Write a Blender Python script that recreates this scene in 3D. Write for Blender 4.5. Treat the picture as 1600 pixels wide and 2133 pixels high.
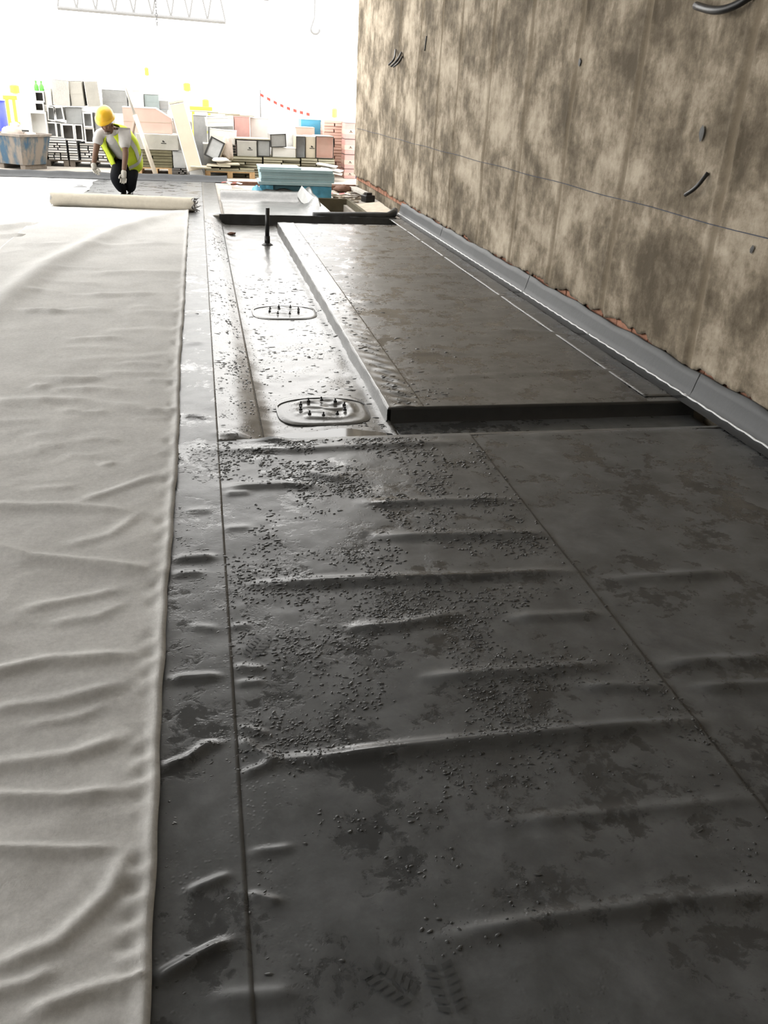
import bpy, math, random
import numpy as np
from mathutils import Vector, Matrix, Euler
random.seed(7); RNG = np.random.default_rng(7)
for o in list(bpy.data.objects): bpy.data.objects.remove(o)
scn = bpy.context.scene; COL = scn.collection

# ------------------------------------------------------------------ camera
FPX, CH = 1760.0, 1.6
YAW, PITCH, ROLL = map(math.radians, (12.581, 26.276, -2.926))
_f = np.array([math.sin(YAW)*math.cos(PITCH), math.cos(YAW)*math.cos(PITCH), -math.sin(PITCH)])
_r = np.array([math.cos(YAW), -math.sin(YAW), 0.0]); _d = np.cross(_f, _r)
_c, _s = math.cos(ROLL), math.sin(ROLL)
CR, CD, CF = _c*_r+_s*_d, -_s*_r+_c*_d, _f
cam = bpy.data.cameras.new('camera'); camo = bpy.data.objects.new('camera', cam); COL.objects.link(camo)
camo.matrix_world = Matrix(((CR[0], -CD[0], -CF[0], 0), (CR[1], -CD[1], -CF[1], 0), (CR[2], -CD[2], -CF[2], CH), (0, 0, 0, 1)))
cam.sensor_fit = 'HORIZONTAL'; cam.sensor_width = 36; cam.lens = FPX/1600*36; cam.clip_start = .05; cam.clip_end = 500
scn.camera = camo

# ------------------------------------------------------------------ sky and exposure
SKY = 5.0
w = bpy.data.worlds.new('sky'); scn.world = w; w.use_nodes = True
w.node_tree.nodes['Background'].inputs[0].default_value = (1.0, .985, .955, 1)
w.node_tree.nodes['Background'].inputs[1].default_value = SKY
scn.view_settings.view_transform = 'Standard'; scn.view_settings.look = 'None'
scn.view_settings.gamma = 1; scn.view_settings.use_curve_mapping = False
scn.view_settings.exposure = 0.0
CEIL_Z, CEIL_Y, LEFT_X, LEFT_Y = 5.3, 13.2, -9.0, 0.0     # unseen roof height and edge, left wall and its end, set for the light

# ------------------------------------------------------------------ measuring helpers (survey points taken from the photo, on real planes)
def ray(x, y):
    return CR*((x-800)/FPX) + CD*((y-1066.5)/FPX) + CF
def fl(x, y, z=0.0):
    d = ray(x, y); t = (z-CH)/d[2]; return np.array([d[0]*t, d[1]*t, z])
def atY(x, y, Y):
    d = ray(x, y); t = Y/d[1]; return Vector((d[0]*t, Y, CH+d[2]*t))
def atX(x, y, X):
    d = ray(x, y); t = X/d[0]; return Vector((X, d[1]*t, CH+d[2]*t))

# ------------------------------------------------------------------ materials
def nt(m): return m.node_tree.nodes, m.node_tree.links
def new_mat(name):
    m = bpy.data.materials.new(name); m.use_nodes = True
    return m, m.node_tree.nodes, m.node_tree.links, m.node_tree.nodes['Principled BSDF']
def ramp(N, stops, interp='LINEAR'):
    r = N.new('ShaderNodeValToRGB'); r.color_ramp.interpolation = interp
    while len(r.color_ramp.elements) < len(stops): r.color_ramp.elements.new(.5)
    for e, (p, c) in zip(r.color_ramp.elements, stops):
        e.position = p; e.color = (c, c, c, 1) if isinstance(c, (int, float)) else (*c, 1)
    return r
def noise(N, L, scale, detail=4, rough=.5, vec=None, distort=0):
    n = N.new('ShaderNodeTexNoise'); n.inputs['Scale'].default_value = scale
    n.inputs['Detail'].default_value = detail; n.inputs['Roughness'].default_value = rough; n.inputs['Distortion'].default_value = distort
    if vec is not None: L.new(vec, n.inputs['Vector'])
    return n.outputs[0]
def coords(N, L, scale=(1, 1, 1), kind='Object'):
    t = N.new('ShaderNodeTexCoord'); mp = N.new('ShaderNodeMapping'); mp.inputs['Scale'].default_value = scale
    L.new(t.outputs[kind], mp.inputs[0]); return mp.outputs[0]
def mixc(N, L, fac, a, b, mode='MIX'):
    m = N.new('ShaderNodeMix'); m.data_type = 'RGBA'; m.blend_type = mode
    for sock, v in ((m.inputs[0], fac), (m.inputs[6], a), (m.inputs[7], b)):
        if hasattr(v, 'is_output') or isinstance(v, bpy.types.NodeSocket): L.new(v, sock)
        elif isinstance(v, (int, float)): sock.default_value = v if sock.type == 'VALUE' else (v, v, v, 1)
        else: sock.default_value = (*v, 1)
    return m.outputs[2]
def math_(N, L, op, a, b=0.0):
    m = N.new('ShaderNodeMath'); m.operation = op
    for i, v in ((0, a), (1, b)):
        if isinstance(v, bpy.types.NodeSocket): L.new(v, m.inputs[i])
        else: m.inputs[i].default_value = v
    return m.outputs[0]
def bump(N, L, b, h, strength, dist):
    n = N.new('ShaderNodeBump'); n.inputs['Strength'].default_value = strength; n.inputs['Distance'].default_value = dist
    L.new(h, n.inputs['Height']); L.new(n.outputs[0], b.inputs['Normal']); return n
MATS = {}
def mat(name, col, rough=.6, metal=0.0, var=.15, scale=6.0, bmp=.15, bd=.01):
    if name in MATS: return MATS[name]
    m, N, L, b = new_mat(name)
    c = coords(N, L); n = noise(N, L, scale, 5, .6, c)
    r = ramp(N, [(.3, tuple(v*(1-var) for v in col)), (.7, tuple(min(1, v*(1+var)) for v in col))]); L.new(n, r.inputs[0])
    L.new(r.outputs[0], b.inputs['Base Color']); b.inputs['Roughness'].default_value = rough; b.inputs['Metallic'].default_value = metal
    if bmp: bump(N, L, b, noise(N, L, scale*6, 3, .6, c), bmp, bd)
    MATS[name] = m; return m

def membrane_mat(name, wetness, tint=(1, 1, 1), droplets=.35, rough=.36, scuff=.64):
    """grey roofing membrane: dusty film with dark wet patches that are smoother than the dry film"""
    m, N, L, b = new_mat(name)
    c = coords(N, L, (1, 1, 1))
    big = noise(N, L, 1.1, 2, .5, c)
    mid = noise(N, L, 4.5, 6, .62, c, .35)
    fine = noise(N, L, 26, 5, .65, c, .4)
    s = math_(N, L, 'ADD', math_(N, L, 'MULTIPLY', mid, .56), math_(N, L, 'MULTIPLY', fine, .28))
    s = math_(N, L, 'ADD', s, math_(N, L, 'MULTIPLY', big, .16))
    wet = ramp(N, [(.5-wetness*.1-.055, 1.0), (.5-wetness*.1, 0.0)]); L.new(s, wet.inputs[0])
    wet = ramp_out = wet.outputs[0]
    dry = ramp(N, [(.35, tuple(.072*t for t in tint)), (.5, tuple(.098*t for t in tint)), (.66, tuple(.132*t for t in tint))])
    L.new(noise(N, L, 7, 7, .7, c, .2), dry.inputs[0])
    col = mixc(N, L, wet, dry.outputs[0], tuple(.052*t for t in tint))
    # pale chalky scuffs
    sc = ramp(N, [(scuff, 0.0), (scuff+.08, .55)]); L.new(noise(N, L, 9, 8, .72, c, .5), sc.inputs[0])
    scm = math_(N, L, 'MULTIPLY', sc.outputs[0], math_(N, L, 'SUBTRACT', 1.0, wet))
    col = mixc(N, L, scm, col, tuple(.135*t for t in tint))
    L.new(col, b.inputs['Base Color'])
    rg = ramp(N, [(0, rough), (1, .17)]); L.new(wet, rg.inputs[0]); L.new(rg.outputs[0], b.inputs['Roughness'])
    # film edge and beads give small relief
    v = N.new('ShaderNodeTexVoronoi'); v.inputs['Scale'].default_value = 75; L.new(c, v.inputs['Vector'])
    bead = ramp(N, [(.0, 1.0), (.38, 0.0)]); L.new(v.outputs['Distance'], bead.inputs[0])
    gate = ramp(N, [(.5, 0.0), (.62, 1.0)]); L.new(noise(N, L, 5, 4, .7, c, .6), gate.inputs[0])
    h = math_(N, L, 'MULTIPLY', math_(N, L, 'MULTIPLY', bead.outputs[0], gate.outputs[0]), droplets)
    h = math_(N, L, 'ADD', h, math_(N, L, 'MULTIPLY', wet, -.25))
    h = math_(N, L, 'ADD', h, math_(N, L, 'MULTIPLY', noise(N, L, 18, 3, .5, c), .5))
    bump(N, L, b, h, .35, .006)
    return m
M_FRONT = membrane_mat('membrane_damp', .22, (.96, 1.0, 1.03))
M_DRY = membrane_mat('membrane_dull', .10, (.96, 1.0, 1.03), .15, .38, .59)
M_CHAN = membrane_mat('membrane_wet', .75, (1.1, 1.07, 1.0), .5, .26, .7)
M_PLAT = membrane_mat('membrane_platform', .05, (1.12, 1.1, 1.06), .3)
M_UP = mat('membrane_upstand', (.032, .034, .036), .55, 0, .12, 5, .1)
M_BLACK = mat('black_membrane', (.018, .019, .019), .45, 0, .3, 9, .25)
M_WELD_GLARE = mat('weld_glare', (.60, .61, .61), .4, 0, .15, 30, .3)  # weld bead, its white is the glare along it put into the colour
M_WATER = bpy.data.materials.new('water'); M_WATER.use_nodes = True
_b = M_WATER.node_tree.nodes['Principled BSDF']; _b.inputs['Base Color'].default_value = (.075, .077, .078, 1); _b.inputs['Roughness'].default_value = .05; _b.inputs['IOR'].default_value = 1.4

def fleece_mat():
    m, N, L, b = new_mat('white_fleece'); c = coords(N, L)
    n1 = noise(N, L, 60, 6, .75, c); n2 = noise(N, L, 2.2, 4, .6, c)
    r = ramp(N, [(.3, (.46, .455, .445)), (.62, (.66, .652, .635))]); L.new(math_(N, L, 'ADD', math_(N, L, 'MULTIPLY', n1, .6), math_(N, L, 'MULTIPLY', n2, .4)), r.inputs[0])
    L.new(r.outputs[0], b.inputs['Base Color']); b.inputs['Roughness'].default_value = .95; b.inputs['Specular IOR Level'].default_value = .1
    bump(N, L, b, noise(N, L, 140, 5, .7, c), .35, .004); return m
M_FLEECE = fleece_mat()
def plaster_mat():
    m, N, L, b = new_mat('rough_plaster')
    c = coords(N, L); cv = coords(N, L, (1, 2.0, 1.0)); ch = coords(N, L, (1, .85, 1.3))
    a = noise(N, L, 1.5, 10, .66, ch, .08); v = noise(N, L, 3.0, 9, .7, cv, .05); f = noise(N, L, 14, 6, .7, c)
    s = math_(N, L, 'ADD', math_(N, L, 'MULTIPLY', a, .62), math_(N, L, 'MULTIPLY', v, .26))
    s = math_(N, L, 'ADD', s, math_(N, L, 'MULTIPLY', f, .12))
    r = ramp(N, [(.41, (.092, .075, .053)), (.47, (.155, .128, .093)), (.505, (.215, .179, .132)), (.54, (.295, .25, .19)), (.61, (.41, .355, .277))]); L.new(s, r.inputs[0])
    at = N.new('ShaderNodeAttribute'); at.attribute_name = 'screed'
    col = mixc(N, L, math_(N, L, 'MULTIPLY', at.outputs['Fac'], .75), r.outputs[0], (.17, .138, .098))
    L.new(col, b.inputs['Base Color']); b.inputs['Roughness'].default_value = .92; b.inputs['Specular IOR Level'].default_value = .15
    h = math_(N, L, 'ADD', math_(N, L, 'MULTIPLY', v, .6), math_(N, L, 'MULTIPLY', noise(N, L, 45, 5, .7, c), .35))
    bump(N, L, b, h, .55, .02); return m
M_PLASTER = plaster_mat()
M_BRICK = mat('terracotta', (.30, .14, .085), .85, 0, .25, 12, .4)
M_CONC = mat('concrete', (.36, .33, .29), .9, 0, .2, 2.5, .4)
M_SLAB = mat('pale_concrete', (.42, .385, .34), .9, 0, .22, 1.6, .3)
M_CEIL = mat('ceiling_concrete', (.40, .395, .385), .9, 0, .1, 1, .1)
M_RUST = mat('brown_edge', (.14, .07, .045), .85, 0, .3, 8, .4)
M_ALU = mat('aluminium_foil', (.66, .64, .60), .36, .55, .1, 5, .25)
M_ALUG = mat('grey_foil', (.40, .41, .41), .42, .4, .12, 5, .25)
M_WHITEB = mat('white_board', (.74, .73, .70), .6, 0, .06, 5, .1)
M_LINE = mat('duct_lining', (.42, .425, .425), .7, 0, .15, 6, .1)
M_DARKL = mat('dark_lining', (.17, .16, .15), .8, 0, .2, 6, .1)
M_RIMW = mat('white_rim', (.78, .77, .74), .5, 0, .05, 8, 0)
M_RIMD = mat('dark_gasket', (.03, .03, .028), .6, 0, .2, 8, 0)
M_BEIGE = mat('beige_board', (.52, .46, .36), .75, 0, .08, 3, .05)
M_PINK = mat('pink_board', (.66, .47, .40), .75, 0, .08, 3, .05)
M_ROSE = mat('rose_foam', (.62, .36, .33), .7, 0, .1, 5, .05)
M_OLIVE = mat('olive_board', (.16, .145, .085), .7, 0, .25, 7, .1)
M_KHAKI = mat('khaki_board', (.40, .38, .29), .7, 0, .15, 7, .1)
M_WOOD = mat('pallet_wood', (.50, .33, .17), .8, 0, .2, 9, .2)
M_GREYW = mat('grey_wood', (.17, .145, .12), .85, 0, .25, 9, .2)
M_BLUE = mat('blue_plastic', (.10, .36, .52), .4, 0, .15, 7, .3)
M_FOAM = mat('pale_blue_foam', (.30, .43, .46), .7, 0, .08, 8, .1)
M_FOAMT = mat('foam_face', (.72, .76, .76), .7, 0, .05, 8, .1)
M_NAVY = mat('navy_wrap', (.02, .02, .07), .35, 0, .2, 7, .2)
M_GREEN = mat('green_plastic', (.16, .55, .10), .4, 0, .15, 9, .1)
M_YEL = mat('yellow_paint', (.85, .72, .06), .5, 0, .08, 4, .05)
M_STEEL = mat('pale_steel', (.20, .20, .20), .6, 0, .1, 4, .05)
M_PIPE = mat('black_pipe', (.012, .012, .012), .4, 0, .2, 9, .05)
M_RED = mat('red_tape', (.65, .07, .05), .5, 0, .05, 9, 0)
M_WTAPE = mat('white_tape', (.85, .84, .82), .5, 0, .05, 9, 0)
M_INK = mat('ink', (.02, .02, .02), .7, 0, .05, 9, 0)
M_POLE = mat('pole_paint', (.62, .57, .49), .5, .1, .12, 6, .05)

# ------------------------------------------------------------------ mesh helpers
def tag(o, label=None, cat=None, group=None, kind=None):
    if label: o['label'] = label
    if cat: o['category'] = cat
    if group: o['group'] = group
    if kind: o['kind'] = kind
    return o
def obj(name, verts, faces, m, parent=None, smooth=False, loc=None, rot=None):
    me = bpy.data.meshes.new(name); me.from_pydata([tuple(v) for v in verts], [], faces); me.validate(); me.update()
    if m is not None:
        for x in (m if isinstance(m, (list, tuple)) else [m]): me.materials.append(x)
    if smooth: me.polygons.foreach_set('use_smooth', [True]*len(me.polygons))
    o = bpy.data.objects.new(name, me); COL.objects.link(o)
    if parent: o.parent = parent
    if loc is not None: o.location = loc
    if rot is not None: o.rotation_euler = rot
    return o
def link(name, me, parent=None, loc=None, rot=None):
    o = bpy.data.objects.new(name, me); COL.objects.link(o); o.parent = parent
    if loc is not None: o.location = loc
    if rot is not None: o.rotation_euler = rot
    return o
def empty(name, loc=(0, 0, 0), rot=(0, 0, 0)):
    o = bpy.data.objects.new(name, None); COL.objects.link(o); o.location = loc; o.rotation_euler = rot; o.empty_display_size = .1
    return o
class G:
    """collects geometry for one mesh"""
    def __init__(s): s.v = []; s.f = []
    def add(s, v, f):
        n = len(s.v); s.v += [tuple(p) for p in v]; s.f += [tuple(i+n for i in q) for q in f]; return s
    def box(s, x0, x1, y0, y1, z0, z1, ch=0.0):
        if ch <= 0:
            v = [(x, y, z) for z in (z0, z1) for y in (y0, y1) for x in (x0, x1)]
            return s.add(v, [(0, 2, 3, 1), (4, 5, 7, 6), (0, 1, 5, 4), (2, 6, 7, 3), (0, 4, 6, 2), (1, 3, 7, 5)])
        o8 = lambda z, k: [(x0+k+ch, y0+k, z), (x1-k-ch, y0+k, z), (x1-k, y0+k+ch, z), (x1-k, y1-k-ch, z), (x1-k-ch, y1-k, z), (x0+k+ch, y1-k, z), (x0+k, y1-k-ch, z), (x0+k, y0+k+ch, z)]
        v = o8(z0, ch*.6)+o8(z0+ch, 0)+o8(z1-ch, 0)+o8(z1, ch*.6)
        f = [tuple(range(7, -1, -1)), tuple(range(24, 32))]
        for k in range(3):
            for i in range(8): f.append((k*8+i, k*8+(i+1) % 8, k*8+8+(i+1) % 8, k*8+8+i))
        return s.add(v, f)
    def tube(s, pts, r, n=8, cap=True):
        pts = [Vector(p) for p in pts]; rs = r if isinstance(r, (list, tuple)) else [r]*len(pts)
        v = []; up = Vector((0, 0, 1)); prev = None
        for i, p in enumerate(pts):
            t = (pts[min(i+1, len(pts)-1)]-pts[max(i-1, 0)]).normalized()
            if prev is None:
                a = t.cross(up if abs(t.z) < .9 else Vector((1, 0, 0))).normalized()
            else: a = (prev-t*prev.dot(t)).normalized()
            prev = a; b = t.cross(a)
            v += [p+(a*math.cos(2*math.pi*k/n)+b*math.sin(2*math.pi*k/n))*rs[i] for k in range(n)]
        f = [(i*n+k, i*n+(k+1) % n, (i+1)*n+(k+1) % n, (i+1)*n+k) for i in range(len(pts)-1) for k in range(n)]
        if cap: f += [tuple(range(n-1, -1, -1)), tuple((len(pts)-1)*n+k for k in range(n))]
        return s.add(v, f)
    def prism(s, poly, y0, y1):
        """polygon in x,z extruded along y"""
        n = len(poly); v = [(x, y0, z) for x, z in poly]+[(x, y1, z) for x, z in poly]
        return s.add(v, [tuple(range(n)), tuple(range(2*n-1, n-1, -1))]+[(i, i+n, (i+1) % n+n, (i+1) % n) for i in range(n)])
    def obj(s, name, m, parent=None, smooth=False, loc=None, rot=None): return obj(name, s.v, s.f, m, parent, smooth, loc, rot)

def vnoise(x, y, seed=0):
    """smooth value noise, numpy"""
    xi = np.floor(x).astype(np.int64); yi = np.floor(y).astype(np.int64); fx = x-xi; fy = y-yi
    fx = fx*fx*(3-2*fx); fy = fy*fy*(3-2*fy)
    def h(a, b):
        n = (a*374761393+b*668265263+seed*974711) & 0x7fffffff
        n = ((n ^ (n >> 13))*1274126177) & 0x7fffffff
        return ((n ^ (n >> 16)) & 0xffff)/65535.0
    return (h(xi, yi)*(1-fx)+h(xi+1, yi)*fx)*(1-fy)+(h(xi, yi+1)*(1-fx)+h(xi+1, yi+1)*fx)*fy-.5
def sstep(a, b, x): t = np.clip((x-a)/(b-a), 0, 1); return t*t*(3-2*t)

def ridge_field(ridges, x, y):
    z = np.zeros_like(x)
    for pts, amp, wd in ridges:
        P = [fl(*p)[:2] for p in pts]; d2 = np.full_like(x, 1e9); tt = np.zeros_like(x); acc = 0.0
        tot = sum(np.linalg.norm(P[i+1]-P[i]) for i in range(len(P)-1))
        for i in range(len(P)-1):
            a, b = P[i], P[i+1]; ab = b-a; l = np.linalg.norm(ab)
            t = np.clip(((x-a[0])*ab[0]+(y-a[1])*ab[1])/l**2, 0, 1)
            e = (x-a[0]-t*ab[0])**2+(y-a[1]-t*ab[1])**2
            k = e < d2; d2 = np.where(k, e, d2); tt = np.where(k, (acc+t*l)/tot, tt); acc += l
        z += amp*np.exp(-d2/wd**2)*np.minimum(1, .25+4*np.minimum(tt, 1-tt))
    return z
MEM_R = [
 ([(500, 1545), (535, 1572), (575, 1592)], .012, .016), ([(508, 1618), (545, 1605), (575, 1592)], .010, .014),
 ([(570, 1592), (700, 1585), (950, 1555), (1200, 1530), (1455, 1510)], .022, .026),
 ([(535, 1222), (700, 1215), (950, 1208), (1195, 1195)], .018, .028), ([(470, 1020), (600, 1013), (660, 1018)], .014, .03), ([(470, 1032), (520, 1030)], .008, .02),
 ([(730, 1314), (830, 1308), (930, 1288), (960, 1285)], .014, .026), ([(1060, 1293), (1260, 1282)], .011, .026),
 ([(890, 1417), (1100, 1403), (1262, 1390)], .014, .026), ([(790, 1122), (1135, 1115)], .014, .03), ([(750, 1053), (1080, 1044)], .012, .03),
 ([(1040, 1722), (1300, 1695), (1575, 1668)], .008, .022), ([(915, 1962), (1150, 1920), (1400, 1885), (1640, 1866)], .012, .022),
 ([(1255, 1213), (1525, 1194)], .014, .03), ([(1380, 1386), (1620, 1374)], .016, .028), ([(1215, 1435), (1385, 1438)], .012, .024), ([(1440, 1437), (1640, 1428)], .014, .024),
 ([(362, 1171), (447, 1165)], .014, .018), ([(362, 1202), (422, 1198)], .010, .018), ([(355, 1422), (458, 1415)], .013, .016),
 ([(335, 1608), (390, 1590), (430, 1560), (462, 1554)], .014, .014), ([(390, 1866), (478, 1829)], .010, .012), ([(322, 2052), (400, 2008), (480, 1968)], .016, .014),
 ([(380, 868), (436, 873)], .012, .022), ([(380, 720), (425, 716)], .010, .03), ([(380, 660), (420, 657)], .01, .035), ([(380, 576), (425, 578)], .01, .04),
 ([(520, 1782), (610, 1770)], .006, .013), ([(515, 1868), (585, 1888)], .009, .012), ([(495, 1428), (548, 1426)], .007, .014), ([(490, 1395), (550, 1400)], .008, .014),
 ([(500, 1520), (560, 1536)], .008, .013), ([(470, 1105), (520, 1102)], .006, .02), ([(482, 1310), (520, 1308)], .006, .016), ([(385, 1070), (440, 1066)], .006, .02), ([(400, 1310), (450, 1316)], .006, .016),
 ([(440, 940), (600, 940), (800, 930), (970, 924)], .012, .035), ([(980, 912), (1500, 900)], .006, .04), ([(455, 906), (520, 912), (600, 922)], .018, .03),
 ([(630, 985), (720, 1002)], .010, .04), ([(430, 2090), (560, 2080), (620, 2075)], .006, .02),
]
FLE_R = [
 ([(-60, 1064), (130, 1067), (285, 1080)], 0.0168, 0.0351), ([(-60, 1140), (60, 1176), (200, 1188), (345, 1206)], 0.0231, 0.0351), ([(130, 1150), (230, 1128), (290, 1085)], 0.0084, 0.0270),
 ([(40, 1284), (150, 1262), (262, 1238)], 0.0105, 0.0243), ([(100, 1310), (200, 1298), (260, 1270)], 0.0074, 0.0216), ([(-60, 1432), (100, 1392), (285, 1378)], 0.0189, 0.0297), ([(-40, 1500), (120, 1478), (265, 1438)], 0.0105, 0.0243),
 ([(50, 1530), (160, 1510), (230, 1480)], 0.0063, 0.0189), ([(-60, 1618), (150, 1590), (275, 1548)], 0.0126, 0.0243), ([(-60, 1675), (140, 1680), (262, 1664)], 0.0168, 0.0216), ([(-60, 1790), (120, 1790), (245, 1786)], 0.0126, 0.0162), ([(-40, 2050), (120, 1985), (230, 1880), (275, 1780)], 0.0126, 0.0216),
 ([(60, 2133), (200, 2080), (300, 2052)], 0.0126, 0.0189), ([(262, 2062), (300, 2053)], 0.0063, 0.0068), ([(-60, 2100), (60, 2070), (120, 2040)], 0.0084, 0.0175),
 ([(-60, 850), (150, 842), (370, 872)], 0.0147, 0.0607), ([(95, 796), (212, 797)], 0.0147, 0.0405), ([(190, 576), (300, 572), (390, 576)], 0.0168, 0.0810), ([(180, 622), (330, 618)], 0.0126, 0.0675),
 ([(280, 655), (385, 660)], 0.0105, 0.0675), ([(230, 697), (310, 694), (385, 702)], 0.0105, 0.0607), ([(-60, 690), (0, 640), (100, 560), (240, 487), (330, 458), (400, 440)], 0.0473, 0.1350), ([(120, 730), (300, 735)], 0.0063, 0.0540),
 ([(60, 1030), (160, 1024)], 0.0063, 0.0270), ([(160, 1060), (220, 1040), (330, 1000)], 0.0105, 0.0270), ([(210, 980), (240, 975)], 0.0084, 0.0270), ([(50, 920), (150, 905)], 0.0053, 0.0405), ([(120, 760), (380, 745)], 0.0063, 0.0540), ([(150, 520), (380, 512)], 0.0126, 0.0945), ([(-60, 890), (100, 885)], 0.0053, 0.0405),
]
_rs = random.Random(3)
for _ in range(34):
    _y = _rs.uniform(500, 1010); _x = _rs.uniform(20, 330); _l = _rs.uniform(30, 120); _k = float(fl(200, _y)[1])
    FLE_R.append(([(_x, _y), (_x+_l*.5, _y+_rs.uniform(-4, 4)), (min(_x+_l, 378), _y+_rs.uniform(-3, 6))], .0016*_k*_rs.uniform(.5, 1.3), .007*_k))
FAR_R = [([(-80, 482), (0, 480), (75, 468)], .05, .09), ([(-80, 500), (0, 497), (60, 493)], .04, .07), ([(-50, 440), (60, 436)], .02, .1), ([(20, 395), (120, 390)], .02, .12), ([(0, 378), (200, 380)], .02, .14)]
def H_mem(x, y):
    return .004+ridge_field(MEM_R, x, y)+.004*vnoise(x*5, y*5, 1)+.0018*vnoise(x*17, y*17, 2)+.003
def fl_edge(y):
    return -.168+.007*np.sin(y*1.9+.4)*np.exp(-((y-3)/4)**2)+.002*np.sin(y*9)+.0015*np.sin(y*23+1)
def H_fle(x, y):
    e = fl_edge(y)-x
    dim = np.sin(y*2*np.pi/(.03+.012*np.minimum(y, 8)))*np.sin(y*7+2)*1.0
    hem = .010*np.exp(-((e-.012)/.018)**2)+np.where(y < 9, .007, .0)*dim*np.exp(-((e-.045)/.022)**2)
    return .024+ridge_field(FLE_R, x, y)+.014*vnoise(x*1.8+3, y*8+x*2, 5)*sstep(4.5, 1.5, y)+.006*vnoise(x*4+3, y*6, 8)+.0035*vnoise(x*11, y*17, 6)+.0016*vnoise(x*30, y*38, 7)+hem-.003*np.clip(.012-e, 0, .012)/.012

def sheet(name, x0, x1, y0, y1, zf, dx, k, m, parent, skirt=.004, xedge=None, attr=None):
    nx = max(2, int((x1-x0)/dx)); ny = max(2, int(math.log(y1/y0)/k))
    u = np.linspace(0, 1, nx+1); Y = y0*(y1/y0)**np.linspace(0, 1, ny+1)
    XX = np.empty((ny+1, nx+1)); YY = np.repeat(Y[:, None], nx+1, 1)
    xr = xedge(Y) if xedge else np.full_like(Y, x1)
    XX[:] = x0+(xr[:, None]-x0)*u[None, :]
    ZZ = zf(XX, YY)
    # skirt ring: thickness at the cut edges
    def pad(A, dz=0):
        B = np.pad(A, 1, mode='edge')
        if dz: B[0, :] -= dz; B[-1, :] -= dz; B[1:-1, 0] -= dz; B[1:-1, -1] -= dz
        return B
    XX, YY, ZZ = pad(XX), pad(YY), pad(ZZ, skirt)
    R_, C_ = XX.shape
    v = np.stack([XX, YY, ZZ], -1).reshape(-1, 3)
    i = np.arange((R_-1)*(C_-1)); a = (i//(C_-1))*C_+i % (C_-1)
    f = np.stack([a, a+1, a+C_+1, a+C_], 1)
    me = bpy.data.meshes.new(name)
    me.vertices.add(len(v)); me.vertices.foreach_set('co', v.ravel())
    me.loops.add(f.size); me.loops.foreach_set('vertex_index', f.ravel().astype(np.int32))
    me.polygons.add(len(f)); me.polygons.foreach_set('loop_start', np.arange(0, f.size, 4, dtype=np.int32))
    me.materials.append(m); me.update(calc_edges=True)
    fr, fc = i//(C_-1), i % (C_-1)
    me.polygons.foreach_set('use_smooth', ~((fr == 0) | (fr == R_-2) | (fc == 0) | (fc == C_-2)))
    o = bpy.data.objects.new(name, me); COL.objects.link(o); o.parent = parent
    return o

# ------------------------------------------------------------------ the setting
WX = 2.95                       # wall face
YS, YP0, YP1, YB, YK = 4.02, 4.45, 11.8, 12.5, 17.15     # trench, platform, kerb lines
XC0, XC1 = .26, 1.0             # channel
def zc(y): return -.085-.045*np.clip((y-4.0)/8.5, 0, 1)
g = G()
g.box(-9.2, WX+.2, -6, YK, -.40, -.22)
g.box(-9.2, WX+.05, -6, YS, -.22, -.004); g.box(-9.2, .10, YS, YK, -.22, -.004); g.box(XC1+.01, WX+.05, YP0+.01, YP1, -.22, -.004)
g.box(.10, 1.75, YB, 14.6, -.22, -.004); g.box(.10, .55, 14.6, YK, -.22, -.004)
g.box(.55, WX+.05, 14.6, YK, -.22, -.05); g.box(2.3, WX+.05, 13.0, 14.6, -.22, -.06)
floor = tag(g.obj('floor', M_CONC), 'screeded roof deck carrying the grey membrane sheets', kind='structure')
tag(G().box(-40, 40, YK+.02, 90, -.3, 0).obj('floor_yard', M_SLAB), 'pale concrete yard slab beyond the upturned membrane edge', kind='structure')
tag(G().box(.5, WX-.02, YK-.06, YK+.02, -.05, .012).obj('trim_1', M_RUST), 'rusty brown slab edge strip behind the foam boards', kind='structure')

# membrane sheets: children of the floor
sheet('membrane_sheet', -.60, .03, .45, YK-.05, lambda x, y: H_mem(x, y)+.0022, .012, .0065, M_FRONT, floor, .003)
sheet('membrane_sheet', -2.6, -.58, 6.0, YK-.05, lambda x, y: .006+.008*vnoise(x*3, y*4, 9), .06, .01, M_FRONT, floor)
sheet('membrane_sheet', .022, 1.345, .45, YS, lambda x, y: H_mem(x, y)+.0005, .011, .0055, M_FRONT, floor, .006)
sheet('membrane_sheet', 1.33, 2.885, .45, YS, lambda x, y: H_mem(x, y)-.003, .014, .0065, M_DRY, floor, .006)
def H_strip(x, y): return H_mem(x, y)+.008*sstep(.03, .2, x)+.001+(zc(y)-.0)*sstep(.05, .38, x)
sheet('membrane_sheet', .028, .27, YS, 16.9, lambda x, y: np.where(y < YB, H_strip(x, y), H_mem(x, y)+.002), .016, .008, M_CHAN, floor)
def H_chan(x, y):
    n = .006*vnoise(x*7, y*5, 11)+.004*vnoise(x*15, y*22, 12)
    return (zc(y))*sstep(.05, .38, x)+.008+n+.012*np.exp(-((x-XC1)/.03)**2)
sheet('membrane_sheet', .255, XC1+.005, YS-.005, YB, H_chan, .014, .007, M_CHAN, floor)
sheet('membrane_sheet', XC1, 2.885, YS-.005, YP0+.02, lambda x, y: zc(y)+.010+.004*vnoise(x*5, y*9, 14), .03, .01, M_DRY, floor)
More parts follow.
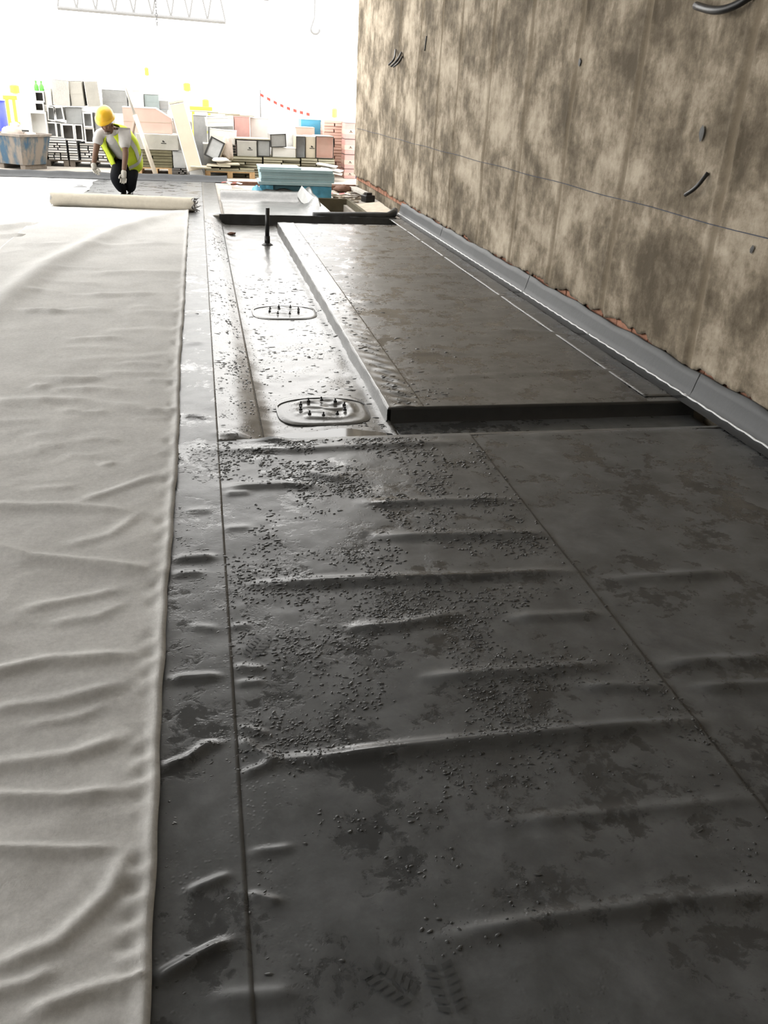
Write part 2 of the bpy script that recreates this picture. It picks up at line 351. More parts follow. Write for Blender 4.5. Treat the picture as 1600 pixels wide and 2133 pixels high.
PL_R = [([(860, 790), (1330, 770)], .006, .03), ([(845, 738), (960, 736)], .006, .03), ([(1030, 688), (1130, 693), (1215, 703)], .010, .04), ([(745, 632), (880, 630)], .007, .04), ([(900, 640), (1090, 610)], .006, .04),
        ([(735, 575), (1010, 570)], .008, .05), ([(680, 540), (950, 535)], .008, .05), ([(660, 518), (800, 520)], .008, .05), ([(830, 500), (930, 505)], .008, .05), ([(780, 578), (900, 577)], .006, .04), ([(750, 485), (860, 482)], .008, .06)]
def H_plat(x, y): return .005+ridge_field(PL_R, x, y)+.005*vnoise(x*3, y*4, 21)+.003*vnoise(x*9, y*11, 22)
sheet('membrane_sheet', 1.17, 2.885, YP0+.0, YP1+.02, H_plat, .02, .007, M_PLAT, floor)
def H_edge(x, y):
    bl = np.sin(y*2*np.pi/.14+2*np.sin(y*3)+x*30)*np.exp(-((x-1.10)/.055)**2)*(sstep(7.6, 4.6, y)*.005+.002)
    return .011+bl+.004*vnoise(x*14, y*14, 25)
sheet('membrane_sheet', XC1-.012, 1.20, YP0-.008, YP1+.02, H_edge, .009, .006, M_CHAN, floor, .008)
sheet('membrane_sheet', 2.62, 2.886, 4.55, 12.4, lambda x, y: .0095+.003*vnoise(x*9, y*5, 26), .03, .01, M_PLAT, floor, .002)
# vertical faces of platform and trench
def face(name, p0, p1, zt0, zt1, zb0, zb1, nrm, m, th=.012, n=40, lab=None, amp=.004):
    p0 = np.array(p0); p1 = np.array(p1); nrm = np.array(nrm); v = []; f = []
    for i in range(n+1):
        t = i/n; p = p0+(p1-p0)*t; zt = zt0+(zt1-zt0)*t; zb = zb0+(zb1-zb0)*t
        wv = amp*math.sin(i*1.7)+amp*.6*math.sin(i*.63+1)
        for q, z in ((p-nrm*th, zt), (p+nrm*(.012+wv*.5), zt+.002), (p+nrm*(.016+wv), zt-.012), (p+nrm*(.016+wv), zb+.02), (p+nrm*.03, zb+.004)):
            v.append((q[0], q[1], z))
    for i in range(n):
        for k in range(4): a = i*5+k; f.append((a, a+1, a+6, a+5))
    o = obj(name, v, f, m, floor, True)
    if lab: o['label'] = lab
    return o
M_FACE = mat('wet_upstand', (.10, .10, .098), .3, 0, .2, 10, .3)
M_FACED = mat('front_edge_trim', (.03, .031, .031), .4, 0, .2, 8, .1)
face('edge_upstand', (XC1, YP0), (XC1, YP1), .008, .008, -.085, -.125, (-1, 0), M_FACE, n=70, lab='wet grey side of the raised platform')
face('edge_upstand', (XC1, YP0), (2.90, YP0), .010, .010, -.09, -.09, (0, -1), M_FACED, n=30, lab='black front edge of the raised platform', amp=.002)
face('edge_upstand', (.12, YS), (2.90, YS), .006, .006, -.09, -.09, (0, 1), M_FACE, n=30, amp=.002)
face('edge_upstand', (.24, YB), (2.75, YB), .014, .014, -.12, -.12, (0, -1), M_BLACK, n=40, lab='black upturned membrane edge at the end of the channel', amp=.008)
# black rounded lip running to the wall behind the platform
g = G(); pts = [(1.55+.12*i, YB+.05+.01*math.sin(i*1.3), .012+.02*min(1, i/8)) for i in range(10)]+[(2.72, YB+.12, .05), (2.80, YB+.35, .07)]
g.tube(pts, [.05]*10+[.06, .045], 10); g.obj('edge_lip', M_BLACK, floor, True)
# membrane carried up on the kerb in front of the yard
kv = []; kf = []; prof = [(-.30, .012), (-.12, .016), (-.05, .05), (-.01, .085), (.05, .095), (.09, .085), (.10, .004)]
for i in range(61):
    x = -9+i*(9.5/60)
    for dy, z in prof: kv.append((x, YK+.02+dy+.012*math.sin(i*.9), z*(1+.08*math.sin(i*1.7))))
for i in range(60):
    for k in range(6): a = i*7+k; kf.append((a, a+7, a+8, a+1))
obj('upturned_edge', kv, kf, mat('kerb_membrane', (.045, .047, .05), .8, 0, .2, 6, .2), floor, True)
# loose sheet with curled back edge and a standing corner, in front of the foam boards
def H_loose(x, y):
    back = sstep(13.85, 14.35, y)**2*.13
    right = sstep(1.46, 1.72, x)*.16*sstep(12.5, 13.4, y)
    return .010+.006*vnoise(x*6, y*6, 31)+np.maximum(back, right)+.05*sstep(1.5, 1.7, x)*sstep(13.9, 14.3, y)
sheet('loose_membrane', .30, 1.72, YB+.01, 14.4, H_loose, .03, .006, M_CHAN, floor, .012)
M_FLAP = mat('pale_flap', (.42, .42, .41), .5, 0, .1, 6, .1)
fv = [(1.50, 14.3, .1), (1.56, 14.1, .26), (1.62, 13.8, .20), (1.72, 13.2, .13), (1.80, 12.65, .07), (1.66, 12.55, .02), (1.60, 13.2, .04), (1.52, 13.8, .05)]
g = G(); g.add(fv, [(0, 1, 7), (1, 2, 6, 7), (2, 3, 6), (3, 4, 5, 6)])
g.add([(x+.012, y, z-.012) for x, y, z in fv], [(7, 1, 0), (7, 6, 2, 1), (6, 3, 2), (6, 5, 4, 3)])
g.obj('flap', M_FLAP, floor)

# ------------------------------------------------------------------ right wall: plaster over terracotta blocks
WALL_END = 17.45
ycols = np.concatenate([np.arange(-6, 1.5, .5), np.arange(1.5, WALL_END, .022), [WALL_END]])
STRIPS = [atX(x, y, WX)[1] for x, y in ((1509, 376), (1299, 376), (1170, 376), (1078, 376), (1003, 376), (939, 376), (901, 376))]
STRIPS += [STRIPS[0]-1.05, STRIPS[0]-2.2, STRIPS[-1]+1.1, STRIPS[-1]+2.4]
zrow = np.concatenate([np.linspace(0, 1, 125)])
bot = .178+.05*vnoise(ycols*3, ycols*0+.3, 41)+.045*vnoise(ycols*11, ycols*0+.7, 42)+.03*vnoise(ycols*33, ycols*0+.2, 43)
bot = np.maximum(bot, .13)
ZZ = bot[None, :]+(3.9-bot[None, :])*zrow[:, None]; YY = np.repeat(ycols[None, :], len(zrow), 0)
scr = np.zeros_like(YY); dd = np.zeros_like(YY)
for s in STRIPS:
    lean = .02*np.sin(s*7)*(ZZ-1.5)
    q = np.abs(YY-s-lean)
    k = np.clip(1-q/.045, 0, 1); scr = np.maximum(scr, sstep(0, .5, k)); dd += .011*np.exp(-((q-.055)/.014)**2)-.007*np.exp(-(q/.028)**2)
XX = WX-(.010*vnoise(YY*1.7, ZZ*2.2, 51)+.007*vnoise(YY*6, ZZ*4, 52)+.005*vnoise(YY*17, ZZ*11, 53)+.0035*vnoise(YY*40, ZZ*30, 54)+dd)
XX += .010*np.exp(-(ZZ-bot[None, :])/.02)*0
nr, nc = XX.shape
v = np.stack([XX, YY, ZZ], -1).reshape(-1, 3)
i = np.arange((nr-1)*(nc-1)); a = (i//(nc-1))*nc+i % (nc-1)
f = np.stack([a, a+nc, a+nc+1, a+1], 1)
# ragged lower edge returns back to the blocks; far end returns too
lo = np.stack([np.full(nc, WX+.045), ycols, bot+.006], -1); base = len(v); v = np.concatenate([v, lo])
j = np.arange(nc-1); f = np.concatenate([f, np.stack([base+j, j, j+1, base+j+1], 1)])
en = np.stack([np.full(nr, WX+.3), np.full(nr, WALL_END+.0), ZZ[:, -1]], -1); base = len(v); v = np.concatenate([v, en])
j = np.arange(nr-1); f = np.concatenate([f, np.stack([j*nc+nc-1, (j+1)*nc+nc-1, base+j+1, base+j], 1)])
wall = obj('wall_right', v, [tuple(q) for q in f.tolist()], M_PLASTER, None, True)
at = wall.data.attributes.new('screed', 'FLOAT', 'POINT'); vals = np.zeros(len(v)); vals[:nr*nc] = scr.ravel(); at.data.foreach_set('value', vals)
tag(wall, 'tall rough beige plastered wall with vertical screed lines and a chalk line', kind='structure')
G().box(WX+.05, WX+.35, -6, WALL_END, -.22, CEIL_Z).box(WX-.01, WX+.1, -6, WALL_END, 3.88, CEIL_Z).obj('masonry_core', M_PLASTER, wall)
bme = G().box(-.012, .02, -.118, .118, -.047, .047, .004).obj('brick', M_BRICK, wall); bme = bme.data; bpy.data.objects.remove(bpy.data.objects['brick'])
for r_ in range(2):
    y = 2.2+r_*.12
    while y < 17.3:
        link('brick', bme, wall, (WX+.035+random.uniform(-.004, .004), y, .15+r_*.1), (0, 0, random.uniform(-.01, .01))); y += .245
# membrane upstand strips along the wall with their welded foot
yj = [.6, 1.7, 2.9, 4.5, 6.0, 7.5, 9.1, 10.6, 12.15, 12.95]
for q in range(len(yj)-1):
    y0, y1 = yj[q], yj[q+1]+.05; n = int((y1-y0)/.06); vv = []; ff = []
    for i in range(n+1):
        y = y0+(y1-y0)*i/n; wob = .006*math.sin(y*5.1)+.004*math.sin(y*13)
        inset = .003*(q % 2)
        for x, z in ((2.80, .012), (2.87, .013), (2.888, .022), (2.905-inset, .06), (2.92-inset+wob*.3, .12), (2.932-inset, .165+wob), (2.945, .165+wob)):
            vv.append((x, y, z))
    for i in range(n):
        for k in range(6): a_ = i*7+k; ff.append((a_, a_+1, a_+8, a_+7))
    o = obj('upstand_strip', vv, ff, M_UP, wall, True)
    G().tube([(2.883+.004*math.sin(k*2.1+q), y0+(y1-y0)*k/30, .017+.001*math.sin(k*3)) for k in range(31)], .0075, 6).obj('weld_bead', M_WELD_GLARE, o, True)  # real bead, whitened to carry the glare at the foot
# chalk line
G().tube([(WX-.008, 2.0+k*.25, 1.005+.004*math.sin(k)) for k in range(62)], .0028, 5).obj('chalk_line', mat('chalk_blue', (.06, .07, .10), .9, 0, .3, 20, 0), wall)
# the rest of the hall around and above
tag(G().box(LEFT_X-.3, WX+.35, -6.3, CEIL_Y, CEIL_Z, CEIL_Z+.3).obj('ceiling', M_CEIL), 'flat concrete roof slab over the hall', kind='structure')
tag(G().box(LEFT_X-.3, WX+.35, -6.3, -6, -.4, CEIL_Z).obj('wall_back', M_PLASTER), 'plastered wall behind the viewpoint', kind='structure')
tag(G().box(LEFT_X-.3, LEFT_X, -6, LEFT_Y, -.4, CEIL_Z).obj('wall_left', M_PLASTER), 'plastered wall on the open side of the hall', kind='structure')

# ------------------------------------------------------------------ fleece
fs = sheet('fleece_sheet', -2.02, -.17, .45, 12.80, H_fle, .012, .0055, M_FLEECE, None, .007, fl_edge)
tag(fs, 'long white fleece sheet unrolled over the membrane with a crimped edge', 'fleece')
def H_fle2(x, y): return .011+ridge_field(FAR_R, x, y)+.012*vnoise(x*2.5, y*4, 61)+.004*vnoise(x*7, y*12, 62)-.0*x
fs2 = sheet('fleece_sheet', -7.5, -1.78, .9, 16.75, H_fle2, .06, .008, M_FLEECE, None, .006, lambda y: -1.93+.15*sstep(13.1, 14.2, y)+.02*np.sin(y*3)+.012*np.sin(y*8))
tag(fs2, 'wide white fleece sheet at the left, lying under the unrolled one up to the kerb', 'fleece')
# the roll
ra, rb = Vector((-2.0, 13.0, .112)), Vector((-.10, 12.72, .112))
rl = empty('fleece_roll', (ra+rb)/2-Vector((0, 0, .112)), (0, 0, math.atan2(rb.y-ra.y, rb.x-ra.x)))
tag(rl, 'cream roll of fleece lying across the floor in front of the worker', 'roll')
hl = (rb-ra).length/2; vv = []; ff = []; n = 28; secs = 24
for i in range(secs+1):
    x = -hl+2*hl*i/secs; rr = .094+.0025*math.sin(i*1.1)
    for k in range(n):
        t = 2*math.pi*k/n; r2 = rr*(1+.012*math.sin(3*t+i*.2)); vv.append((x+(.02*math.sin(5*t) if i in (0, secs) else 0), r2*math.cos(t), .10+r2*math.sin(t)))
ff = [(i*n+k, i*n+(k+1) % n, (i+1)*n+(k+1) % n, (i+1)*n+k) for i in range(secs) for k in range(n)]
obj('rolled_fleece', vv, ff, mat('cream_fleece', (.60, .55, .46), .95, 0, .06, 20, .3), rl, True)
for sgn in (-1, 1):
    sv = []; sf = []
    for i in range(110):                    # the spiral of layers seen at the end
        t = i*.32; r2 = .022+.070*i/110; x = sgn*(hl+.006*math.sin(i*.7))
        for dx_, dr in ((-.004, 0), (.012*sgn, .003)): sv.append((x+dx_, (r2+dr)*math.cos(t), .10+(r2+dr)*math.sin(t)))
    sf = [(2*i, 2*i+1, 2*i+3, 2*i+2) for i in range(109)]
    obj('layer_spiral', sv, sf, M_FLEECE, rl, True)
    G().tube([(sgn*(hl-.05), 0, .10), (sgn*(hl-.01), 0, .10)], .09, 20).obj('end_disc', mat('grey_core', (.25, .24, .22), .9), rl)
g = G()
for k in range(9):
    a_ = k*.7; g.tube([(hl, .06*math.cos(a_), .1+.06*math.sin(a_)), (hl+.04, .08*math.cos(a_+.3), .1+.085*math.sin(a_+.2)), (hl+.05+.02*(k % 3), .09*math.cos(a_+.5), .1+.1*math.sin(a_+.5))], [.012, .008, .003], 5)
g.obj('torn_wrapping', mat('grey_film', (.28, .28, .28), .4), rl)

# ------------------------------------------------------------------ channel fittings
def drain(px, py, label, patch, rad, nb):
    c = fl(px, py, -.09); zc_ = float(zc(c[1]))+.012
    root = empty('floor_drain', (c[0], c[1], zc_)); tag(root, label, 'drain', 'floor drains in the channel')
    # square-ish welded patch with crumpled disc
    N_ = 48; vv = []; ff = []; rings = 16
    for i in range(rings+1):
        q = i/rings
        for k in range(N_):
            t = 2*math.pi*k/N_; cs, sn = math.cos(t), math.sin(t); e = .5+.5*(1-q)
            x = patch[0]*q*math.copysign(abs(cs)**(.55+.45*(1-q)), cs); y = patch[1]*q*math.copysign(abs(sn)**(.55+.45*(1-q)), sn)
            z = .007+.005*math.exp(-((q-.62)/.07)**2)+(.012*float(vnoise(np.array(x*22+px), np.array(y*16), 71))+.003*math.sin(y*70+2*math.sin(x*25)))*(q < .72)*math.exp(-(q/.7)**6)
            vv.append((x, y, z if i < rings else .001))
    for i in range(rings):
        for k in range(N_): ff.append((i*N_+k, i*N_+(k+1) % N_, (i+1)*N_+(k+1) % N_, (i+1)*N_+k))
    obj('membrane_patch', vv, ff, M_CHAN, root, True)
    G().tube([(rad*1.55*math.cos(.15+2.84*k/20)*1.25, rad*1.15*math.sin(.15+2.84*k/20)+.03, .009) for k in range(21)], .003, 5).obj('patch_seam', M_PIPE, root)
    bolt = G().tube([(0, 0, 0), (0, 0, .012)], .011, 6).tube([(0, 0, .01), (0, 0, .026)], .005, 6).obj('bolt', M_PIPE, root); me = bolt.data; bpy.data.objects.remove(bolt)
    for k in range(nb):
        t = 2*math.pi*(k+.35)/nb; link('bolt', me, root, (rad*math.cos(t), rad*math.sin(t), .010), (random.uniform(-.15, .15), random.uniform(-.15, .15), 0))
drain(672, 858, 'crumpled round floor drain with black bolts beside the puddle', (.27, .26), .135, 10)
drain(592, 650, 'round floor drain with black bolts further up the channel', (.27, .26), .13, 8)
c = fl(557, 512, -.125); tp = atY(560, 433, c[1])
pp = empty('vent_pipe', (c[0], c[1], float(zc(c[1]))+.003)); tag(pp, 'thin black pipe standing upright in the wet channel', 'pipe')
h = tp.z-pp.location.z
G().tube([(0, 0, 0), (0, 0, h*.25)], .034, 14).tube([(0, 0, h*.25), (.008, 0, h)], .026, 14).obj('pipe_shaft', M_PIPE, pp, True)
G().tube([(0, 0, 0), (0, 0, .012), (0, 0, .03)], [.075, .06, .036], 14).obj('collar', M_BLACK, pp, True)
# puddle: a flat film of water in the low corner of the channel
N_ = 40; vv = [(.70, 4.20, -.073)]; 
for k in range(N_):
    t = 2*math.pi*k/N_; vv.append((.66+.31*math.cos(t)*(1+.12*math.sin(3*t)), 4.19+.16*math.sin(t)*(1+.1*math.sin(5*t+1)), -.073))
tag(obj('puddle', vv, [(0, 1+k, 1+(k+1) % N_) for k in range(N_)], M_WATER), 'clear puddle standing in the channel below the crumpled drain', 'puddle')
# water beads on the membrane: uncountable
def beads(name, label, n, area, zf, size, dens):
    t6 = [(math.cos(2*math.pi*k/6), math.sin(2*math.pi*k/6)) for k in range(6)]
    pts = RNG.random((n*6, 2)); x = area[0]+(area[1]-area[0])*pts[:, 0]; y = area[2]*(area[3]/area[2])**pts[:, 1]
    d = dens(x, y); k = RNG.random(len(x)) < d; x, y = x[k][:n], y[k][:n]; z = zf(x, y); n = len(x)
    s = size*(.35+1.1*RNG.random(n)**2.5)*np.clip(y/3, .7, 1.7); el = 1+1.8*RNG.random(n)**2; an = RNG.normal(0, .5, n)
    prof = [(1.0, -.1), (.75, .16)]
    V = np.zeros((n, 13, 3))
    for j, (r, hh) in enumerate(prof):
        for q, (cx, sy) in enumerate(t6):
            wob = 1+.25*RNG.normal(0, 1, n).clip(-1, 1); lx = cx*s*el*r*wob; ly = sy*s*r*wob
            V[:, j*6+q, 0] = x+lx*np.cos(an)-ly*np.sin(an); V[:, j*6+q, 1] = y+lx*np.sin(an)+ly*np.cos(an); V[:, j*6+q, 2] = z+hh*s
    V[:, 12] = np.stack([x, y, z+.24*s], -1)
    F4 = np.array([(q, (q+1) % 6, 6+(q+1) % 6, 6+q) for q in range(6)]); F3 = np.array([(6+q, 6+(q+1) % 6, 12) for q in range(6)])
    off = (np.arange(n)*13)[:, None, None]; f4 = (F4[None]+off).reshape(-1, 4).tolist(); f3 = (F3[None]+off).reshape(-1, 3).tolist()
    o = obj(name, V.reshape(-1, 3).tolist(), f4+f3, M_WATER, None, True)
    return tag(o, label, 'water', kind='stuff')
def nz(x, y, s, sd): return vnoise(x*s, y*s, sd)+.5*vnoise(x*s*2.7, y*s*2.7, sd+1)
d1 = lambda x, y: np.clip(.25+1.3*nz(x, y, 5, 81), .0, 1)*np.exp(-((x-.5)/.8)**2)*sstep(.9, 1.9, y)
beads('water_beads', 'water droplets beaded on the damp membrane in front of the channel', 14000, (-.16, 1.35, 1.1, 4.0), lambda x, y: H_mem(x, y)+.002, .0042, d1)
d2 = lambda x, y: np.clip(.35+1.3*nz(x, y, 5, 85), 0, 1)
beads('water_beads', 'water droplets beaded on the membrane strip beside the fleece edge', 2200, (-.16, .25, 4.0, 12), lambda x, y: np.where(x < .04, H_mem(x, y), H_strip(x, y)), .0045, d2)
beads('water_beads', 'water droplets on the edge of the raised platform', 900, (1.02, 1.9, 4.5, 11), lambda x, y: np.where(x < 1.2, H_edge(x, y), H_plat(x, y)), .005, lambda x, y: d2(x, y)*np.exp(-((x-1.0)/.35)**2))
beads('water_beads', 'water droplets on the floor of the channel', 900, (.30, .98, 4.25, 9), lambda x, y: H_chan(x, y), .006, d2)
# damp boot prints near the viewpoint
M_PRINT = mat('wet_print', (.062, .065, .066), .3, 0, .1, 20, 0)
def boot(px, py, rot, label):
    c = fl(px, py); root = empty('boot_print', (c[0], c[1], 0), (0, 0, rot)); tag(root, label, 'boot print', 'damp boot prints')
    for i in range(6):
        for s in (-1, 1):
            vs = [(s*.006, i*.018), (s*.032, i*.018+.009), (s*.032, i*.018+.019), (s*.006, i*.018+.011)]
            P = [(x*(1-.04*abs(i-3)), y) for x, y in vs]; cr, sr = math.cos(rot), math.sin(rot)
            z = [float(H_mem(np.array([c[0]+x*cr-y*sr]), np.array([c[1]+x*sr+y*cr]))[0])+.0046 for x, y in P]
            obj('tread_mark', [(x, y, zz) for (x, y), zz in zip(P, z)], [(0, 1, 2, 3) if s > 0 else (3, 2, 1, 0)], M_PRINT, root)
boot(860, 2085, .75, 'damp boot print at the bottom edge, the left of a pair'); boot(945, 2115, .05, 'damp boot print at the bottom edge, the right of a pair')
boot(520, 1372, -.5, 'small damp boot print beside the long seam')

# ------------------------------------------------------------------ cables and holes on the wall
def cable(label, pix, outs, r):
    P = []
    for (x, y), o_ in zip(pix, outs): P.append(atX(x, y, WX-o_))
    g = G(); Q = []
    for i in range(len(P)-1):
        for k in range(5): Q.append(P[i].lerp(P[i+1], k/5))
    Q.append(P[-1]); Q = [sum((Q[max(0, min(len(Q)-1, j+d))] for d in (-2, -1, 0, 1, 2)), Vector())/5 if 0 < j < len(Q)-1 else Q[j] for j in range(len(Q))]
    g.tube(Q, r, 8); o = g.obj('cable_stub', M_PIPE, None, True); return tag(o, label, 'cable', 'cable stubs on the plaster wall')
cable('thick black cable bulging from the wall at the top right corner', [(1450, 12), (1490, 24), (1530, 14), (1570, -12)], [.06, .10, .07, .02], .022)
cable('short curved black cable end sticking out low on the right of the wall', [(1428, 406), (1450, 392), (1475, 360)], [.06, .06, .01], .012)
cable('upper black cable of the bunch high at the far end of the wall', [(810, 135), (822, 124), (824, 104)], [.16, .10, .012], .014)
cable('middle black cable of the bunch high at the far end of the wall', [(815, 138), (828, 126), (836, 110)], [.18, .12, .014], .016)
cable('lower black cable of the bunch high at the far end of the wall', [(820, 139), (832, 130), (838, 118)], [.12, .08, .012], .014)
cable('thin dark cable hanging flat on the wall beside the bunch', [(889, 75), (887, 88), (885, 106)], [.02, .025, .025], .010)
for (x, y, s, lab) in ((1462, 278, .035, 'hole_shade'), (1207, 131, .025, 'hole_shade'), (1566, 520, .02, 'hole_shade')):
    p = atX(x, y, WX-.012); g = G(); N_ = 9
    vv = [(p.x-.002, p.y, p.z)]+[(p.x, p.y+s*math.cos(2*math.pi*k/N_)*random.uniform(.6, 1.1), p.z+1.3*s*math.sin(2*math.pi*k/N_)*random.uniform(.6, 1.1)) for k in range(N_)]
    obj('hole_shade', vv, [(0, 1+(k+1) % N_, 1+k) for k in range(N_)], M_RIMD, wall)  # flat black disc, the shade inside the hole put into its colour
# ------------------------------------------------------------------ building blocks for the stored goods
def rect(x0, y0, x1, y1, Y):
    xm, ym = (x0+x1)/2, (y0+y1)/2
    l, r = atY(x0, ym, Y), atY(x1, ym, Y); b, t = atY(xm, y1, Y), atY(xm, y0, Y)
    return (l.x+r.x)/2, b.z, (r-l).length, t.z-b.z
TOPZ = {}
def duct(px, Y, depth, label, body=M_ALU, lining=M_LINE, rim=M_RIMW, rot=(0, 0, 0), closed=.0, th=.028, z=None, cat='duct', group=None, name='duct_section', mark=False):
    """open rectangular duct section: four-sided casing, lining, rim at the mouth, back panel"""
    x, zb, w_, h_ = rect(*px, Y)
    if z is not None: h_ += zb-z; zb = z
    root = empty(name, (x, Y, zb), rot); tag(root, label, cat, group); TOPZ[px] = zb+h_
    a, t = w_/2, min(th, w_*.14)
    o4 = lambda q, y: [(-a+q, y, q), (a-q, y, q), (a-q, y, h_-q), (-a+q, y, h_-q)]
    def ring(p, q): return [(i, (i+1) % 4, 4+(i+1) % 4, 4+i) for i in range(4)]
    G().add(o4(0, 0)+o4(0, depth), [tuple(reversed(q)) for q in ring(0, 4)]+[(4, 5, 6, 7)][::1]).obj('casing', body, root)
    if closed: G().add(o4(t, .012)+o4(t, .03), ring(0, 4)+[(0, 1, 2, 3)]).obj('end_panel', lining, root)
    else: G().add(o4(t, .0)+o4(t, min(depth-.03, .14)), ring(0, 4)+[(4, 5, 6, 7)]).obj('lining', lining, root)
    G().add(o4(0, -.004)+o4(t, -.004)+o4(t, .02)+o4(0, .02), ring(0, 4)+[(4+i, 4+(i+1) % 4, 8+(i+1) % 4, 8+i) for i in range(4)]+[(i, 12+i, 12+(i+1) % 4, (i+1) % 4) for i in range(4)]).obj('rim', rim, root)
    if mark: logo(root, a*.45, h_*.5, -.008 if closed else -.006)
    return root
def logo(root, x, z, y, s=.05):
    g = G(); g.add([(x-s, y, z-s*.55), (x+s, y, z-s*.55), (x+s, y, z-s*.3), (x-s, y, z-s*.3)], [(0, 1, 2, 3)])
    g.add([(x-s*.4, y, z), (x+s*.4, y, z-s*.1), (x+s*.5, y, z+.1*s), (x-s*.1, y, z+s*.6), (x-s*.45, y, z+s*.5)], [(0, 1, 2, 3, 4)])
    g.obj('printed_mark', M_INK, root)
def carton(px, Y, depth, label, m, cat='box', rot=(0, 0, 0), name='carton', mark=False, seam=True, z=None, group=None, lid=M_WHITEB):
    x, zb, w_, h_ = rect(*px, Y)
    if z is not None: h_ += zb-z; zb = z
    root = empty(name, (x, Y, zb), rot); tag(root, label, cat, group); a = w_/2; TOPZ[px] = zb+h_
    G().box(-a, a, 0, depth, 0, h_-.014, .006).obj('body', m, root)
    G().box(-a-.003, a+.003, -.003, depth+.003, h_-.013, h_, .003).obj('lid', lid, root)
    if seam: G().box(-a-.003, a+.003, -.003, -.0005, h_*.48, h_*.48+.012).obj('seam_tape', m, root)
    if mark: logo(root, a*.3, h_*.5, -.005)
    return root
def pallet(x0, x1, Y, d, label, m, z=0.0):
    root = empty('pallet', ((x0+x1)/2, Y, z)); tag(root, label, 'pallet'); a = (x1-x0)/2
    for k in range(5): y = d*k/5; G().box(-a, a, y, y+d*.14, .100, .122, .002).obj('deck_board', m, root)
    for k in range(3):
        xx = -a+.05+k*(2*a-.1)/2
        for y in (0, d*.45, d-.10): G().box(xx-.05, xx+.05, y, y+.10, .022, .078, .003).obj('block', m, root)
        G().box(xx-.05, xx+.05, 0, d, .078, .100, .002).obj('stringer', m, root); G().box(xx-.05, xx+.05, 0, d, 0, .022, .002).obj('bottom_board', m, root)
    return root
def panels(x0, x1, Y, d, z0, z1, th, label, group, m, edge, jit=.04, name='flat_panel', tilt=0.0, stub=True, cat='panel'):
    """a stack of flat panels, each its own thing: face boards plus the cut edge strip in front"""
    n = max(2, int(round((z1-z0)/th))); t = (z1-z0)/n
    for i in range(n):
        m_ = random.choice((1, 1, 2, 2, 3)) if x1-x0 > .3 else 1
        cuts = [x0]+sorted(x0+(x1-x0)*(q+random.uniform(-.12, .12))/m_ for q in range(1, m_))+[x1]
        for a, b in zip(cuts[:-1], cuts[1:]):
            jy = random.uniform(-jit, jit*.5); w_ = (b-a)/2-.012
            root = empty(name, ((a+b)/2, Y+jy, z0+i*t), (0, 0, random.uniform(-.012, .012))); tag(root, label, cat, group)
            G().box(-w_, w_, .012, d, .001, t-.001).obj('board', m, root)
            lo = random.uniform(.1, .25)*t
            G().box(-w_, w_, 0, .012, lo, lo+t*random.uniform(.5, .62)).obj('cut_edge', edge, root)
    return z0+n*t
def X_(px, py, Y): return atY(px, py, Y).x
def Z_(px, py, Y): return atY(px, py, Y).z

# ------------------------------------------------------------------ left pile: duct sections on stacks of flat panels
YL = 19.2
xs = [X_(q, 310, YL) for q in (52, 97, 141, 163, 200, 238)]
tops = [Z_(75, 282, YL), Z_(118, 287, YL), Z_(152, 293, YL), Z_(182, 299, YL), Z_(218, 303, YL)]
pallet(xs[0], xs[2]-.01, YL+.02, 1.0, 'grey pallet under the white-edged panels behind the blue tub', M_GREYW); pallet(xs[2]+.01, xs[5], YL+.02, 1.0, 'dark pallet under the white-edged panels behind the worker', M_GREYW)
names = ['white-edged flat panel in the stack hidden behind the blue tub', 'white-edged flat panel in the stack just right of the blue tub', 'white-edged flat panel in the narrow middle stack right of the blue tub',
         'white-edged flat panel in the stack beside the worker', 'white-edged flat panel in the stack behind the worker']
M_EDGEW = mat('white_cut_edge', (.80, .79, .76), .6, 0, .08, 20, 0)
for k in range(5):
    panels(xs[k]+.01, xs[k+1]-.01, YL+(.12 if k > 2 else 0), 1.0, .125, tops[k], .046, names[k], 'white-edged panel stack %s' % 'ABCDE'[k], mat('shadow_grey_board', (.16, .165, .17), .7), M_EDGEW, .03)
T0, T1, T2, T3, T4 = tops
D = lambda *a, **k: duct(*a, **k)
D((63, 233, 98, 281), YL, .6, 'white open duct section standing above the blue tub', M_WHITEB, M_WHITEB, M_RIMW, z=T0)
zw = TOPZ[(63, 233, 98, 281)]+.003
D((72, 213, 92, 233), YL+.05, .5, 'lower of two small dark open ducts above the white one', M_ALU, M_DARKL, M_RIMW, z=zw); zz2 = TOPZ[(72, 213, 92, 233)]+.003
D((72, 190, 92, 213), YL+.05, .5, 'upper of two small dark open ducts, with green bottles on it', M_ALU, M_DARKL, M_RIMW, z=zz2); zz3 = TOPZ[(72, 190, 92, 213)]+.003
for q, lab in ((76, 'green bottle with a narrow neck on the small dark duct, the fuller one'), (87, 'green bottle on the small dark duct, the right one')):
    x = X_(q, 185, YL+.2); r = empty('green_bottle', (x, YL+.2, zz3)); tag(r, lab, 'bottle', 'green bottles')
    G().tube([(0, 0, 0), (0, 0, .09), (0, 0, .13), (0, 0, .15)], [.045, .045, .02, .016], 12).obj('bottle_body', M_GREEN, r, True); G().tube([(0, 0, .15), (0, 0, .18)], .02, 10).obj('cap', M_GREEN, r)
row = [((98, 254, 118, 284), T1, 'open duct at the left end of the lower row on the panel stacks', 0), ((118, 256, 128, 286), T1, 'narrow open duct second from left in the lower row', 0),
       ((129, 258, 155, 291), T2, 'wide dark-mouthed open duct in the lower row', 1), ((156, 259, 173, 295), T2, 'narrow dark-mouthed duct right of the wide one in the lower row', 1), ((176, 266, 197, 298), T3, 'duct at the right end of the lower row beside the worker', 1)]
zt = {}
